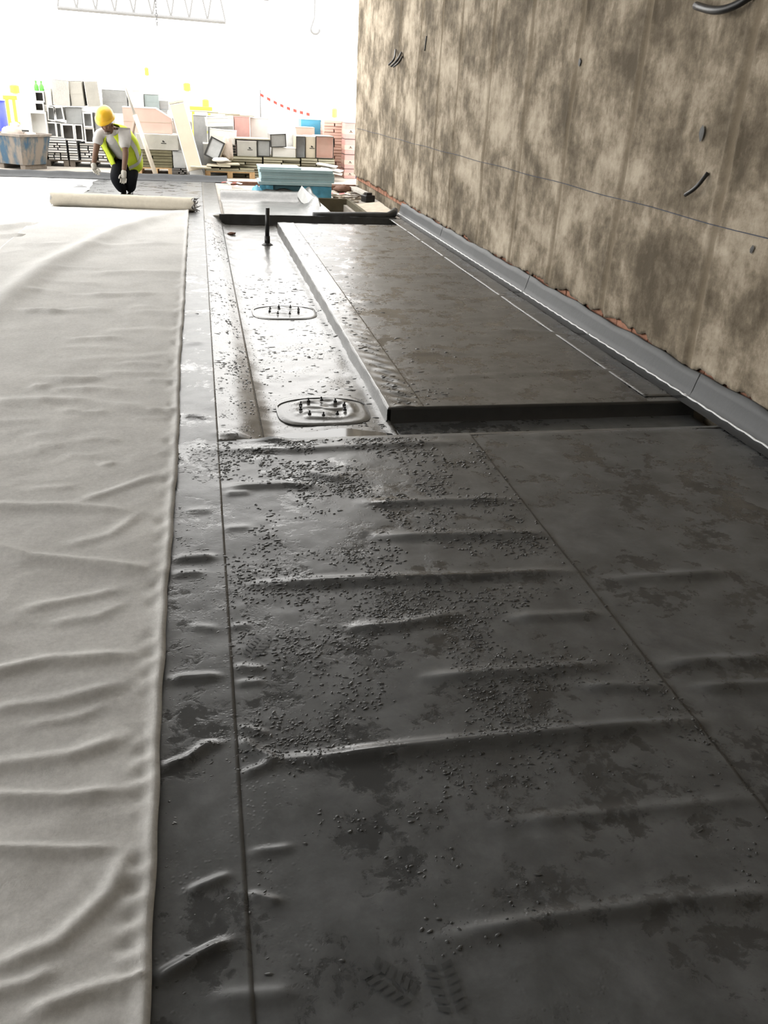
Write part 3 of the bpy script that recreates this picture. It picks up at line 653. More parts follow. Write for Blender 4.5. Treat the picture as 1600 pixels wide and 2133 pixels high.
for px, z, lab, dk in row:
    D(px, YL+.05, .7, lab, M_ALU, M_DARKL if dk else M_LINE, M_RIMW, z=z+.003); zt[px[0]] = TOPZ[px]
D((98, 222, 114, 254), YL+.05, .7, 'leaning duct at the left end of the upper row', M_ALU, M_LINE, M_RIMW, rot=(0, .08, 0), z=zt[98]+.02)
D((115, 222, 134, 256), YL+.05, .7, 'tilted open duct with white rim second in the upper row', M_ALU, M_LINE, M_RIMW, rot=(0, -.10, 0), z=zt[98]+.03)
carton((94, 184, 107, 222), YL+.1, .5, 'narrow white carton beside the two small dark ducts', M_WHITEB, z=TOPZ[(98, 222, 114, 254)]+.02)
carton((137, 224, 171, 257), YL+.15, .6, 'grey closed duct box in the middle of the upper row', M_ALUG, 'duct', z=max(zt[129], zt[156])+.004, lid=M_ALUG)
D((173, 234, 193, 266), YL+.02, .6, 'upright white-rimmed duct left of the yellow helmet', M_ALUG, M_LINE, M_RIMW, z=zt[176]+.004)
carton((199, 236, 236, 303), YL+.12, .6, 'tall grey duct box right behind the helmet', M_ALUG, 'duct', z=T4+.01, lid=M_ALUG)
zr = max(TOPZ[(115, 222, 134, 256)], TOPZ[(137, 224, 171, 257)], TOPZ[(98, 222, 114, 254)])+.02
carton((108, 166, 143, 221), YL+.05, .55, 'shiny aluminium duct box at the top left of the pile', M_ALU, 'duct', rot=(0, .05, 0), z=zr, lid=M_ALU)
carton((147, 168, 174, 221), YL+.09, .55, 'dull aluminium duct box in the top row, second from left', mat('dull_foil', (.52, .50, .45), .5, .3, .1, 4, .2), 'duct', z=zr, lid=M_ALU, rot=(0, -.05, 0))
carton((180, 169, 208, 219), YL+.0, .55, 'bright aluminium duct box above the yellow helmet', M_ALU, 'duct', rot=(0, -.06, .12), z=zr+.01, lid=M_ALU)
carton((213, 187, 264, 224), YL+.25, .5, 'long grey foil duct box at the top right of the left pile', M_ALUG, 'duct', z=TOPZ[(199, 236, 236, 303)]+.006, lid=M_ALUG)
carton((262, 228, 352, 345), YL+.3, .55, 'large grey duct box hidden behind the pink board', M_ALUG, 'duct', z=.0, lid=M_ALUG)
carton((267, 188, 299, 226), YL+.3, .5, 'white duct box behind the leaning pole', M_WHITEB, 'duct', z=TOPZ[(262, 228, 352, 345)]+.004)
carton((301, 196, 331, 226), YL+.35, .5, 'teal-grey duct box behind the pink board', mat('teal_foil', (.33, .39, .39), .5, .2, .1, 5, .2), 'duct', z=TOPZ[(262, 228, 352, 345)]+.004, lid=M_ALUG)
zsup = Z_(283, 226, YL+.3)

# blue mortar tub
tb = empty('mortar_tub', (X_(48, 345, 18.6), 18.62, 0), (0, 0, -.62)); tag(tb, 'worn blue plastic mortar tub crusted with cement, filled with sacks', 'tub')
def frustum(a0, b0, a1, b1, z0, z1, ch, flip=False):
    o8 = lambda a, b, c, z: [(-a+c, -b, z), (a-c, -b, z), (a, -b+c, z), (a, b-c, z), (a-c, b, z), (-a+c, b, z), (-a, b-c, z), (-a, -b+c, z)]
    v = o8(a0, b0, ch, z0)+o8(a1, b1, ch, z1); f = [(i, (i+1) % 8, 8+(i+1) % 8, 8+i) for i in range(8)]
    return v, [tuple(reversed(q)) for q in f] if flip else f
def tub_mat():
    m, N, L, b = new_mat('cement_stained_blue'); c = coords(N, L, (1, 1, .35)); n = noise(N, L, 5, 6, .6, c)
    r = ramp(N, [(.42, (.035, .085, .14)), (.48, (.10, .115, .125)), (.56, (.21, .18, .15))]); L.new(n, r.inputs[0]); L.new(r.outputs[0], b.inputs['Base Color']); b.inputs['Roughness'].default_value = .75
    bump(N, L, b, noise(N, L, 25, 4, .6, c), .4, .01); return m
M_TUB = tub_mat(); M_CRUST = mat('cement_crust', (.27, .24, .21), .95, 0, .2, 12, .5)
g = G(); v, f = frustum(.36, .30, .46, .38, .09, .60, .06); g.add(v, f+[tuple(range(7, -1, -1))]); v, f = frustum(.33, .27, .43, .35, .12, .60, .06, True); g.add(v, f+[tuple(range(8))]); g.obj('tub_body', M_TUB, tb)
g = G(); v, f = frustum(.48, .40, .49, .41, .585, .625, .07); g.add(v, f); v, f = frustum(.42, .34, .42, .34, .585, .625, .06, True); g.add(v, f); 
g.add([(p[0], p[1], .625) for p in frustum(.49, .41, .42, .34, 0, 0, .065)[0]], [(i, (i+1) % 8, 8+(i+1) % 8, 8+i) for i in range(8)]); g.obj('rim', M_CRUST, tb)
G().box(-.33, -.2, -.28, .28, 0, .09, .01).box(.2, .33, -.28, .28, 0, .09, .01).obj('skid', M_GREYW, tb)
def lump(name, label, loc, s, m, cat, seed, parent=None, amp=.25, rot=(0, 0, 0)):
    vv = []; ff = []; a, b = 10, 16
    for i in range(a+1):
        th = math.pi*i/a
        for k in range(b):
            ph = 2*math.pi*k/b; x, y, z = math.sin(th)*math.cos(ph), math.sin(th)*math.sin(ph), math.cos(th)
            q = 1+amp*float(vnoise(np.array(x*2.3+y*1.9+seed), np.array(z*2.6+seed*.7), seed))*2+.08*math.sin(7*ph+seed)*math.sin(th)
            vv.append((x*s[0]*q, y*s[1]*q, max(-s[2]*.8, z*s[2]*q)+s[2]*.8))
    ff = [(i*b+k, (i+1)*b+k, (i+1)*b+(k+1) % b, i*b+(k+1) % b) for i in range(a) for k in range(b)]
    o = obj(name, vv, ff, m, parent, True, loc, rot)
    return tag(o, label, cat) if label else o
M_SACK = mat('sack_paper', (.58, .50, .44), .9, 0, .12, 7, .4)
tx, ty = tb.location.x, tb.location.y
lump('cement_sack', 'crumpled beige sack heaped in the blue tub', (tx-.12, ty-.02, .50), (.19, .2, .13), M_SACK, 'sack', 3)
lump('cement_sack', 'second beige sack slumped at the right of the blue tub', (tx+.2, ty+.02, .50), (.12, .14, .09), M_SACK, 'sack', 5)
lump('plastic_bag', 'small white bag on top of the sacks in the blue tub', (tx-.06, ty, .715), (.08, .07, .06), M_WHITEB, 'bag', 8)
zz = Z_(48, 283, 20.2)
panels(X_(33, 275, 20.2), X_(62, 275, 20.2), 20.2, .6, .0, Z_(48, 269, 20.2), .06, 'dark grey slat panel stacked behind the blue tub', 'dark slat panels behind the tub', M_WHITEB, M_RIMD, .01)

# ------------------------------------------------------------------ middle pile: pink board, logo box, olive panels
YM = 18.2
xa, xb = X_(283, 335, YM), X_(360, 335, YM)
pallet(xa, xb, YM, .9, 'bright new wooden pallet right of the worker', M_WOOD)
zo = panels(xa, xb, YM, .9, .124, Z_(322, 312, YM), .05, 'dark olive flat panel in the stack right of the worker', 'olive panels right of the worker', M_OLIVE, M_OLIVE, .015)
carton((284, 279, 371, 312), YM-.02, .5, 'long silver duct box with a printed mark on the olive panels', M_ALU, 'duct', mark=True, z=zo+.003, lid=M_WHITEB, seam=False)
zl = TOPZ[(284, 279, 371, 312)]
x, zb, w_, h_ = rect(257, 226, 357, 277, YM+.1)
pk = empty('offcut_board', (x, YM+.1, zl+.005)); tag(pk, 'pale pink duct board box with one slanted corner above the silver box', 'board'); a = w_/2
G().prism([(-a, 0), (a, 0), (a, h_*.62), (a*.36, h_), (-a, h_)], 0, .3).obj('board_body', M_PINK, pk)
G().prism([(-a-.004, h_), (a*.36, h_), (a, h_*.62), (a+.012, h_*.62+.006), (a*.37, h_+.016), (-a-.004, h_+.016)], -.006, .306).obj('top_edge', M_WHITEB, pk); G().box(-a, a, -.004, 0, h_*.44, h_*.455).obj('joint_line', M_BEIGE, pk)
# dark angled panels beside it
carton((361, 316, 386, 351), YM-.05, .5, 'dark grey duct box low between the olive panels and leaning duct', M_LINE, 'duct', z=.13, lid=M_ALUG, seam=False)
panels(X_(357, 357, YM-.1), X_(402, 357, YM-.1), YM-.1, .7, 0, .128, .032, 'black flat panel under the dark grey duct box', 'black panels on the ground', M_RIMD, M_DARKL, .01)
# long pale pole propped against the pile
pb, pt = atY(325, 366, 17.80), atY(243, 130, 18.02)
pl = empty('propping_pole', (pb.x, pb.y, 0)); tag(pl, 'long pale pole leaning back against the pile behind the worker', 'pole')
pb.z = .0; dv = pt-pb; M_BROWN = mat('brown_leg', (.34, .26, .21), .7)
G().tube([(0, 0, .01), tuple(dv*.55)], .042, 10).obj('lower_tube', M_POLE, pl, True); G().tube([tuple(dv*.53), tuple(dv)], .026, 10).obj('upper_tube', M_ALU, pl, True)
k0 = dv*.53; G().tube([tuple(k0), (k0.x-.14, k0.y+.02, k0.z-.50)], .025, 8).obj('side_leg', M_BROWN, pl, True)
# leaning duct
bx = atY(407, 338, 17.75); tpx = atY(372, 212, 18.3)
ld = empty('leaning_duct', (bx.x, 17.8, .105)); tag(ld, 'long narrow duct section leaning upright against the pile', 'duct')
ax = (tpx-Vector((bx.x, 17.8, .13))); Ln = ax.length; ld.rotation_euler = ax.to_track_quat('Z', 'Y').to_euler(); 
ld.rotation_euler = Euler((-math.atan2(ax.y, ax.z), math.atan2(ax.x, math.hypot(ax.y, ax.z)), .12))
G().box(-.135, .135, .0, .30, .02, Ln, .006).obj('casing', M_ALU, ld); G().box(-.128, .128, -.006, 0, .03, Ln-.02).obj('front_board', M_BEIGE, ld)
G().box(.128, .142, -.008, .02, .02, Ln).obj('edge_strip', M_RIMW, ld); G().box(-.142, -.130, -.008, .02, .02, Ln).obj('edge_strip', M_RIMW, ld); G().box(-.14, .14, -.01, .31, Ln, Ln+.04).obj('end_cap', M_BEIGE, ld)
G().box(-.13, .13, -.012, .28, -.10, .02).obj('mouth', M_LINE, ld); G().box(-.137, -.128, -.014, .28, -.105, .03).box(.128, .137, -.014, .28, -.105, .03).obj('gasket', M_RIMD, ld)
carton((357, 252, 402, 355), YM+.66, .3, 'tall pale duct box standing behind the leaning duct', M_ALU, 'duct', z=0)
carton((331, 209, 352, 252), YM+1.4, .4, 'grey crinkled foil box behind the leaning duct', M_ALUG, 'duct', lid=M_WHITEB, z=TOPZ[(262, 228, 352, 345)]+.004)

# ------------------------------------------------------------------ right pile
YR = 18.1
xr = [X_(q, 350, YR) for q in (470, 548, 627, 700)]
pallet(X_(428, 370, YR-.25), X_(531, 370, YR-.25), YR-.25, .52, 'pale wooden pallet in the middle under thin boards', M_WOOD)
pallet(xr[1]-.1, xr[3], YR+.0, .9, 'wooden pallet mostly hidden behind the foam boards', M_WOOD) if False else None
z1 = panels(X_(428, 360, YR-.25), X_(531, 360, YR-.25), YR-.27, .5, .124, Z_(480, 351, YR-.25), .035, 'khaki thin board on the pale pallet', 'khaki boards on the middle pallet', M_OLIVE, M_KHAKI, .03)
x0_, x1_ = X_(395, 345, YR-.35), X_(455, 345, YR-.35)
for k, (a_, b_, rz) in enumerate(((398, 440, .1), (430, 480, -.06), (455, 500, .05))):
    xa, xb = X_(a_, 345, YR-.4), X_(b_, 345, YR-.4)
    r = empty('loose_board', ((xa+xb)/2, YR-.42+.06*k, z1+.002+.03*k), (.0, .05*(k-1)*-.5, rz)); tag(r, ['left beige loose board at the foot of the leaning duct', 'middle beige loose board in front of the tilted duct', 'right beige loose board sliding off the thin board stack'][k], 'board')
    G().box(-(xb-xa)/2, (xb-xa)/2, 0, .45, 0, .022, .003).obj('board_face', M_BEIGE, r); G().box(-(xb-xa)/2, (xb-xa)/2, -.004, 0, .002, .02).obj('cut_edge', M_KHAKI, r)
zR = []
for k in range(3):
    lab = ['olive flat panel at the left of the wide stack behind the foam boards', 'olive flat panel in the middle of the wide stack behind the foam boards', 'olive flat panel at the right of the wide stack near the pink packs'][k]
    zR.append(panels(xr[k]+.005, xr[k+1]-.005, YR+.05+.03*k, .9, .0, Z_((508, 587, 663)[k], (327, 329, 331)[k], YR), .046, lab, 'olive panel stack %s' % 'abc'[k], M_OLIVE, M_KHAKI, .06, tilt=.012))
for k, (px, py, rz) in enumerate(((690, 344, -.25), (698, 352, -.35), (700, 358, -.2))):
    x = X_(px, py, YR-.12); r = empty('loose_board', (x-.12, YR-.25-.05*k, Z_(px, py, YR-.2)-.02), (0, .12+.03*k, rz)); tag(r, ['uppermost white board fanned out at the right of the wide stack', 'middle white board fanned out at the right of the wide stack', 'lowest white board fanned out at the right of the wide stack'][k], 'board')
    G().box(-.2, .2, 0, .35, 0, .02, .003).obj('board_face', M_WHITEB, r); G().box(-.2, .2, -.004, 0, .002, .018).obj('cut_edge', M_RIMW, r)
za, zb2, zc2 = zR
# tilted duct and pale cartons right of the leaning duct
z0 = .20
carton((424, 300, 482, 345), YR+.35, .5, 'pale grey carton standing low behind the tilted duct', M_ALUG, 'box', z=.0)
carton((404, 240, 432, 330), YR+.75, .4, 'tall grey duct box behind the tilted duct', M_LINE, 'duct', z=0.0, lid=M_ALUG)
carton((434, 242, 487, 345), YR+.85, .4, 'wide grey duct box behind the white cartons', M_ALUG, 'duct', z=0.0)
dt = duct((422, 286, 454, 324), YR-.1, .45, 'tilted open duct section with a dark gasket in the middle of the pile', M_BEIGE, M_LINE, M_RIMD, rot=(-.1, .42, -.25), closed=.3, z=Z_(433, 332, YR-.1)+.02)
carton((436, 270, 489, 302), YR+.22, .4, 'white carton with folded flaps above the tilted duct', M_WHITEB, 'box', rot=(0, .08, -.1), z=TOPZ[(424, 300, 482, 345)]+.02)
carton((432, 245, 486, 272), YR+.34, .35, 'pale carton tipped over on top in the middle of the pile', M_WHITEB, 'box', rot=(0, -.06, .1), z=TOPZ[(436, 270, 489, 302)]+.05)
lump('crumpled_bag', 'crumpled beige sack stuffed below the white carton', (X_(474, 315, YR+.05), YR+.05, Z_(470, 332, YR)), (.10, .10, .22), M_SACK, 'bag', 11, amp=.35)
lump('paper_scrap', 'crumpled white paper on the boards below the tilted duct', (X_(460, 332, YR-.25), YR-.22, Z_(460, 337, YR-.25)), (.15, .10, .04), M_WHITEB, 'paper', 14, amp=.4)
panels(X_(478, 300, YR+.25), X_(492, 300, YR+.25), YR+.25, .5, za, Z_(485, 286, YR+.2), .045, 'black-edged small panel beside the grey cartons', 'black-edged small panels', M_WHITEB, M_RIMD, .005)
carton((489, 243, 521, 345), YR+.9, .35, 'upright pale rose foam slab pack under the long boards', M_ROSE, 'foam pack', z=0, lid=M_ROSE, seam=False)
# boards laid across on top
for k, (a_, b_, yy, d_) in enumerate(((396, 455, 238, .0), (432, 500, 240, .012), (470, 530, 243, .024))):
    Yb = YR+1.0; xa, xb = X_(a_, yy, Yb), X_(b_, yy, Yb); r = empty('long_board', ((xa+xb)/2, Yb, max(TOPZ[(489, 243, 521, 345)], TOPZ[(434, 242, 487, 345)], TOPZ[(404, 240, 432, 330)])+.022*(2-k)+.004), (0, 0, 0)); tag(r, ['left long board laid across the top of the pile', 'middle long board laid across the top of the pile', 'right long board laid across the top of the pile'][k], 'board')
    G().box(-(xb-xa)/2, (xb-xa)/2, 0, .35, 0, .018).obj('board_face', M_BEIGE, r); G().box(-(xb-xa)/2, (xb-xa)/2, -.004, 0, 0, .018).obj('cut_edge', M_KHAKI, r)
carton((523, 246, 560, 345), YR+1.1, .35, 'white wrapped pack beside the rose foam slabs', M_WHITEB, 'foam pack', z=0, seam=False)
carton((494, 293, 535, 326), YR+.12, .6, 'silver duct box with printed marks on the olive stack', M_ALU, 'duct', mark=True, z=za+.004, seam=False)
duct((536, 292, 563, 327), YR+.12, .6, 'silver duct section with a dark gasket on the olive stack', M_ALU, M_ALUG, M_RIMD, closed=.3, z=max(za, zb2)+.004, th=.016)
zg = max(TOPZ[(536, 292, 563, 327)], TOPZ[(494, 293, 535, 326)])
r = empty('loose_board', (X_(527, 290, YR+.1), YR+.1, zg+.004)); tag(r, 'thin beige board lying on the two silver ducts', 'board'); G().box(-.36, .36, 0, .5, 0, .018).obj('board_face', M_BEIGE, r); G().box(-.36, .36, -.004, 0, .001, .017).obj('cut_edge', M_KHAKI, r)
carton((568, 308, 616, 330), YR+.15, .5, 'white packing carton under the tilted gasketed duct end', M_WHITEB, 'box', z=zb2+.003, seam=False)
zq = TOPZ[(568, 308, 616, 330)]
duct((564, 279, 597, 308), YR+.1, .3, 'grey duct end with black gasket tipped on the white packing carton', M_ALUG, M_ALUG, M_RIMD, rot=(.05, -.06, .1), closed=.3, th=.014, z=zq+.01)
M_WRAP = mat('milky_wrap', (.70, .71, .72), .25, 0, .08, 12, .5)
lump('wrapped_bundle', 'milky plastic wrapped bundle left of the beige duct elbow', (X_(603, 300, YR+.72), YR+.80, zb2), (.16, .10, .36), M_WRAP, 'bundle', 17, amp=.2)
for px, lab, li in (((617, 284, 636, 328), 'narrow open duct at the left of the beige group', M_LINE), ((658, 284, 695, 329), 'wide open duct with pinkish lining at the right of the beige group', M_PINK)):
    duct(px, YR+.1, .6, lab, M_BEIGE, li, M_RIMD, z=max(zb2, zc2)+.004, th=.012, closed=0)
carton((637, 284, 657, 328), YR+.12, .55, 'beige duct box with a printed mark between two open ducts', M_BEIGE, 'duct', mark=True, z=max(zb2, zc2)+.004, seam=False)
carton((611, 265, 655, 345), YR+1.05, .4, 'pinkish carton behind the beige ducts', M_PINK, 'box', z=0, lid=M_BEIGE)
carton((627, 249, 672, 345), YR+1.5, .5, 'bright blue foam pack behind the beige ducts', mat('sky_blue', (.09, .36, .55), .5, 0, .08, 6, .1), 'foam pack', z=0, lid=mat('sky_blue_lid', (.16, .42, .58), .5), seam=False)
# pink foam slabs, packs and the navy wrapped column
xa, xb = X_(674, 300, YR+.9), X_(716, 300, YR+.9)
panels(xa, xb, YR+.9, .6, 0, Z_(695, 251, YR+.9), .055, 'pale pink foam slab in the tall stack behind the ducts', 'pale pink foam slabs', M_PINK, M_PINK, .012, cat='foam slab')
zt_ = 0.0
for k in range(4):
    z_top = Z_(730, (352, 322, 290, 256)[k], YR+.45)
    xk = X_(730, 320, YR+.45); r = empty('foam_pack', (xk, YR+.45, zt_)); tag(r, ['lowest', 'second lowest', 'second highest', 'highest'][k]+' rose foam pack in the column at the end of the wall', 'foam pack', 'rose foam packs')
    hk = z_top-zt_-.006; G().box(-.12, .12, 0, .5, .004, hk, .006).obj('pack_body', M_ROSE, r); G().box(-.123, .123, -.003, .5, hk*.30, hk*.62).obj('paper_label', M_PINK, r); G().box(-.123, .123, -.003, .503, hk-.001, hk+.005).obj('wrap_edge', M_DARKL, r)
    logo(r, .0, hk*.48, -.005, .035); zt_ = z_top
nv = empty('navy_bundle', (X_(747, 320, YR+.5), YR+.5, 0)); tag(nv, 'tall navy wrapped bundle with white straps against the wall end', 'bundle'); hn = Z_(747, 275, YR+.5)
G().box(-.075, .12, 0, .5, 0, hn, .01).obj('wrapped_body', M_NAVY, nv)
for k in range(5): G().box(-.078, .123, -.004, .503, hn*(.1+.2*k), hn*(.1+.2*k)+.012).obj('strap', M_WTAPE, nv)
lump('white_highlight', 'white lump made for the highlight on top of the navy bundle', (X_(747, 270, YR+.55), YR+.74, hn), (.08, .14, .07), M_WTAPE, 'highlight', 21)  # added white lump, a highlight made as a solid

# ------------------------------------------------------------------ foam boards in front
YFm = 14.75
xa, xb = X_(541, 395, YFm), X_(693, 395, YFm); xm = (xa+xb)/2; wf = (xb-xa)/2; zf0 = -.05
fb = empty('wrapped_boards', (xm, YFm, zf0)); tag(fb, 'lower bundle of foam boards still in torn blue film', 'foam bundle')
hb = Z_(612, 388, YFm)-zf0
G().box(-wf+.05, wf-.06, .04, .62, 0, hb, .01).obj('bundle_core', mat('dark_teal', (.05, .13, .16), .5, 0, .2, 8, .2), fb)
def film(x0, x1, seed):
    vv = []; ff = []; n_, m_ = 22, 10
    for i in range(n_+1):
        for k in range(m_+1):
            x = x0+(x1-x0)*i/n_; z = hb*1.02*k/m_; vv.append((x, .02-.05*abs(float(vnoise(np.array(x*9+seed), np.array(z*14), seed)))-.03*(1-k/m_), z))
    for i in range(n_):
        for k in range(m_): q = i*(m_+1)+k; ff.append((q, q+m_+1, q+m_+2, q+1))
    o = obj('torn_film', vv, ff, M_BLUE, fb, True); return o
film(-wf, -wf+.22, 31); film(wf-.48, wf-.02, 33)
lump('cavity_shade', None, (-.28, .01, .0), (.30, .06, .10), M_RIMD, None, 9, fb, .4)  # black lump standing in for the shade of the cavity behind the film
z = zf0+hb+.012
for k in range(5):
    t_ = .048; r = empty('foam_board', (xm+random.uniform(-.02, .03), YFm+random.uniform(-.02, .02), z), (0, 0, random.uniform(-.02, .02))); tag(r, ['lowest', 'second lowest', 'middle', 'second highest', 'highest long'][k]+' pale blue foam board of the stack in front of the pile', 'foam board', 'pale blue foam boards')
    G().box(-wf, wf, 0, .62, 0, t_-.003, .003).obj('foam_core', M_FOAM, r); G().box(-wf+.004, wf-.004, .004, .616, t_-.003, t_-.001).obj('top_skin', M_FOAMT, r); z += t_
r = empty('foam_board', (xm-wf*.42, YFm+.03, z), (0, 0, .03)); tag(r, 'short white-faced foam board on the left top of the stack', 'foam board', 'pale blue foam boards')
G().box(-wf*.56, wf*.56, 0, .6, 0, .022, .003).obj('foam_core', M_FOAM, r); G().box(-wf*.555, wf*.555, .004, .596, .022, .024).obj('top_skin', M_FOAMT, r)
lump('blue_film_scrap', 'scrunched blue film at the left end of the foam stack', (xm-wf-.02, YFm+.02, zf0), (.10, .1, .12), M_BLUE, 'film', 41, amp=.4)
# pit, rubble and bits by the wall
g = G(); x0_, x1_ = 1.80, 2.35
g.box(x0_, x1_, 14.55, 14.62, -.22, .03).box(x1_, x1_+.05, 12.95, 14.62, -.22, .03); g.obj('pit_edge', mat('pit_brown', (.11, .095, .06), .9, 0, .2, 6, .3), floor)
obj('pit_sand', [(2.35, 12.8, -.05), (2.85, 12.8, .0), (2.85, 14.3, .03), (2.35, 14.3, -.03)], [(0, 1, 2, 3)], mat('sand', (.55, .49, .40), .95, 0, .15, 9, .4), floor)
labs = ['near', 'middle', 'far']
M_RUB = mat('rubble_plaster', (.48, .42, .34), .95, 0, .2, 10, .5)
_used = [(2.78, 14.95, .2), (2.55, 16.3, .22), (2.80, 15.5, .14), (2.80, 15.9, .14), (2.80, 16.3, .14)]
for k in range(46):
    for _t in range(60):
        x, y = random.uniform(1.85, 2.75), random.uniform(14.75, 16.55); s = random.uniform(.02, .06)
        if all(math.hypot(x-a, y-b) > c+s*1.3 for a, b, c in _used): break
    _used.append((x, y, s*1.3))
    o = lump('rubble_piece', 'small broken plaster lump scattered on the bare floor by the wall', (x, y, -.052), (s, s*.8, s*.5), M_RUB, 'rubble', k+50, amp=.5); o['group'] = 'plaster rubble by the wall'
for k in range(8):
    x, y = random.uniform(1.9, 2.7), random.uniform(14.8, 16); r_ = random.uniform(0, 3)
    tag(G().box(-.14, .14, -.03, .03, 0, .012).obj('wood_splinter', M_GREYW if k % 2 else M_RUB, None, False, (x, y, .01), (0, .08, r_)), 'thin broken lath lying on the rubble by the wall', 'lath', 'broken laths on the rubble')
for k, (px, py, lab) in enumerate(((706, 408, 'scrap of red tape on the rubble beside the foam boards'), (483, 385, 'strip of red and white tape dropped behind the curled membrane'), (498, 393, 'second curl of red and white tape behind the curled membrane'))):
    c = fl(px, py, .0); r = empty('warning_tape_scrap', (c[0], c[1], .005), (0, 0, -.5*k)); tag(r, lab, 'tape')
    for j in range(4):
        vv = [(-.2+.1*j, -.035, .02+.015*(j % 2)), (-.1+.1*j, -.035, .02+.015*((j+1) % 2)), (-.1+.1*j, .035, .03+.015*((j+1) % 2)), (-.2+.1*j, .035, .03+.015*(j % 2))]; obj('tape_segment', vv, [(0, 1, 2, 3)], M_RED if j % 2 == 0 else M_WTAPE, r)
p = fl(755, 392, .03); tag(G().box(-.07, .07, -.55, .55, 0, .05, .006).obj('timber_plank', mat('grey_plank', (.42, .40, .36), .85, 0, .15, 9, .2), None, False, (2.80, 15.9, .0), (0, .02, .06)), 'pale grey plank lying along the foot of the wall', 'plank')
tag(G().box(-.09, .09, -.09, .09, 0, .11, .01).box(-.05, .05, -.05, .05, .11, .15).obj('black_block', M_PIPE, None, False, (2.78, 14.95, -.05), (0, 0, .3)), 'small black plastic block at the foot of the wall', 'block')
tag(G().box(-.55, .55, -.06, .06, 0, .08, .008).obj('timber_beam', M_RUST, None, False, (2.15, 16.75, -.05), (0, 0, .03)), 'short rusty brown beam lying behind the foam boards', 'beam')
lump('mud_clod', 'dark brown clod on the rubble near the brown beam', (2.55, 16.3, -.05), (.14, .1, .08), M_RUST, 'clod', 91, amp=.4)
lump('mud_clod', 'small brown clod lying in the wet channel', (fl(483, 490, -.12)[0], fl(483, 490, -.12)[1], -.115), (.05, .05, .02), M_RUST, 'clod', 92, amp=.4)

# ------------------------------------------------------------------ the worker
def skinned(name, V, E_, Rr, m, parent, roots=(0,), sub=2, label=None):
    me = bpy.data.meshes.new(name); me.from_pydata([tuple(v) for v in V], E_, []); me.update(); me.materials.append(m)
    o = bpy.data.objects.new(name, me); COL.objects.link(o); o.parent = parent
    md = o.modifiers.new('skin', 'SKIN'); md.use_smooth_shade = True
    for i, sv in enumerate(me.skin_vertices[0].data):
        r = Rr[i]; sv.radius = r if isinstance(r, tuple) else (r, r); sv.use_root = i in roots
    sb = o.modifiers.new('smooth', 'SUBSURF'); sb.levels = sub; sb.render_levels = sub
    if label: o['label'] = label
    return o
fx = fl(264, 408); WO = Vector((fx[0], 14.30, .008))
worker = empty('person', WO)
tag(worker, 'worker in yellow helmet and high-visibility vest bending over behind the fleece roll', 'person')
J = lambda x, y, Y: atY(x, y, Y)-WO
neck, mid, pel = J(232, 272, 13.98), J(252, 302, 14.22), J(264, 336, 14.38)
hc, ht_ = J(223, 263, 13.86), J(219, 246, 13.82)
rsh, lsh = J(207, 277, 13.96), J(257, 278, 13.94)
rel, lel = J(200, 313, 13.90), J(262, 320, 13.84)
rwr, lwr = J(195, 343, 13.82), J(258, 358, 13.76)
rhp, lhp = J(250, 341, 14.34), J(278, 336, 14.44)
rkn, lkn = J(241, 372, 14.02), J(272, 374, 14.16)
ran, lan = J(258, 404, 14.28), J(272, 407, 14.36); ran.z = lan.z = .07
M_SKIN = mat('brown_skin', (.17, .095, .06), .6, 0, .08, 30, .05); M_TROU = mat('black_trousers', (.012, .013, .016), .85, 0, .2, 20, .3)
M_TEE = mat('white_shirt', (.55, .54, .53), .9, 0, .06, 15, .2); M_VEST = mat('lime_vest', (.55, .68, .03), .8, 0, .08, 12, .2)
M_TROU.node_tree.nodes['Principled BSDF'].inputs['Specular IOR Level'].default_value = .1; M_GLOVE = mat('grey_white_glove', (.52, .50, .45), .9, 0, .15, 25, .3); M_HELM = mat('yellow_helmet', (.85, .50, .03), .35, 0, .04, 5, 0); M_STRIPE = mat('silver_stripe', (.48, .48, .45), .4, .2, .05, 9, 0)
fwd = Vector((-.22, -.92, -.30)).normalized()
nose = hc+fwd*.098+Vector((0, 0, .004))
V = [pel, mid, neck, hc, ht_, nose, rsh, rel, rwr, lsh, lel, lwr, rhp, rkn, ran, lhp, lkn, lan, (hc+Vector((0, 0, -.055))+fwd*.045)]
Ed = [(0, 1), (1, 2), (2, 3), (3, 4), (3, 5), (2, 6), (6, 7), (7, 8), (2, 9), (9, 10), (10, 11), (0, 12), (12, 13), (13, 14), (0, 15), (15, 16), (16, 17), (3, 18)]
Rr = [.12, .13, .058, .078, .085, .016, .06, .046, .034, .06, .046, .034, .085, .06, .045, .085, .06, .045, .05]
skinned('body', V, Ed, Rr, M_SKIN, worker)
# face details
rt = fwd.cross(Vector((0, 0, 1))).normalized(); hu = rt.cross(fwd)
for s_ in (-1, 1):
    lump('eye', None, hc+fwd*.078+rt*.03*s_+hu*.028, (.012, .008, .006), M_RIMD, None, 3, worker, .0)
    lump('ear', None, hc+rt*.082*s_+hu*-.01, (.012, .02, .03), M_SKIN, None, 4, worker, .1)
lump('mouth', None, hc+fwd*.088-hu*.045, (.024, .008, .006), mat('lips', (.12, .05, .04), .6), None, 2, worker, 0)
lump('beard', None, hc+fwd*.052-hu*.098, (.045, .04, .022), mat('grey_beard', (.22, .19, .17), .9), None, 6, worker, .15)
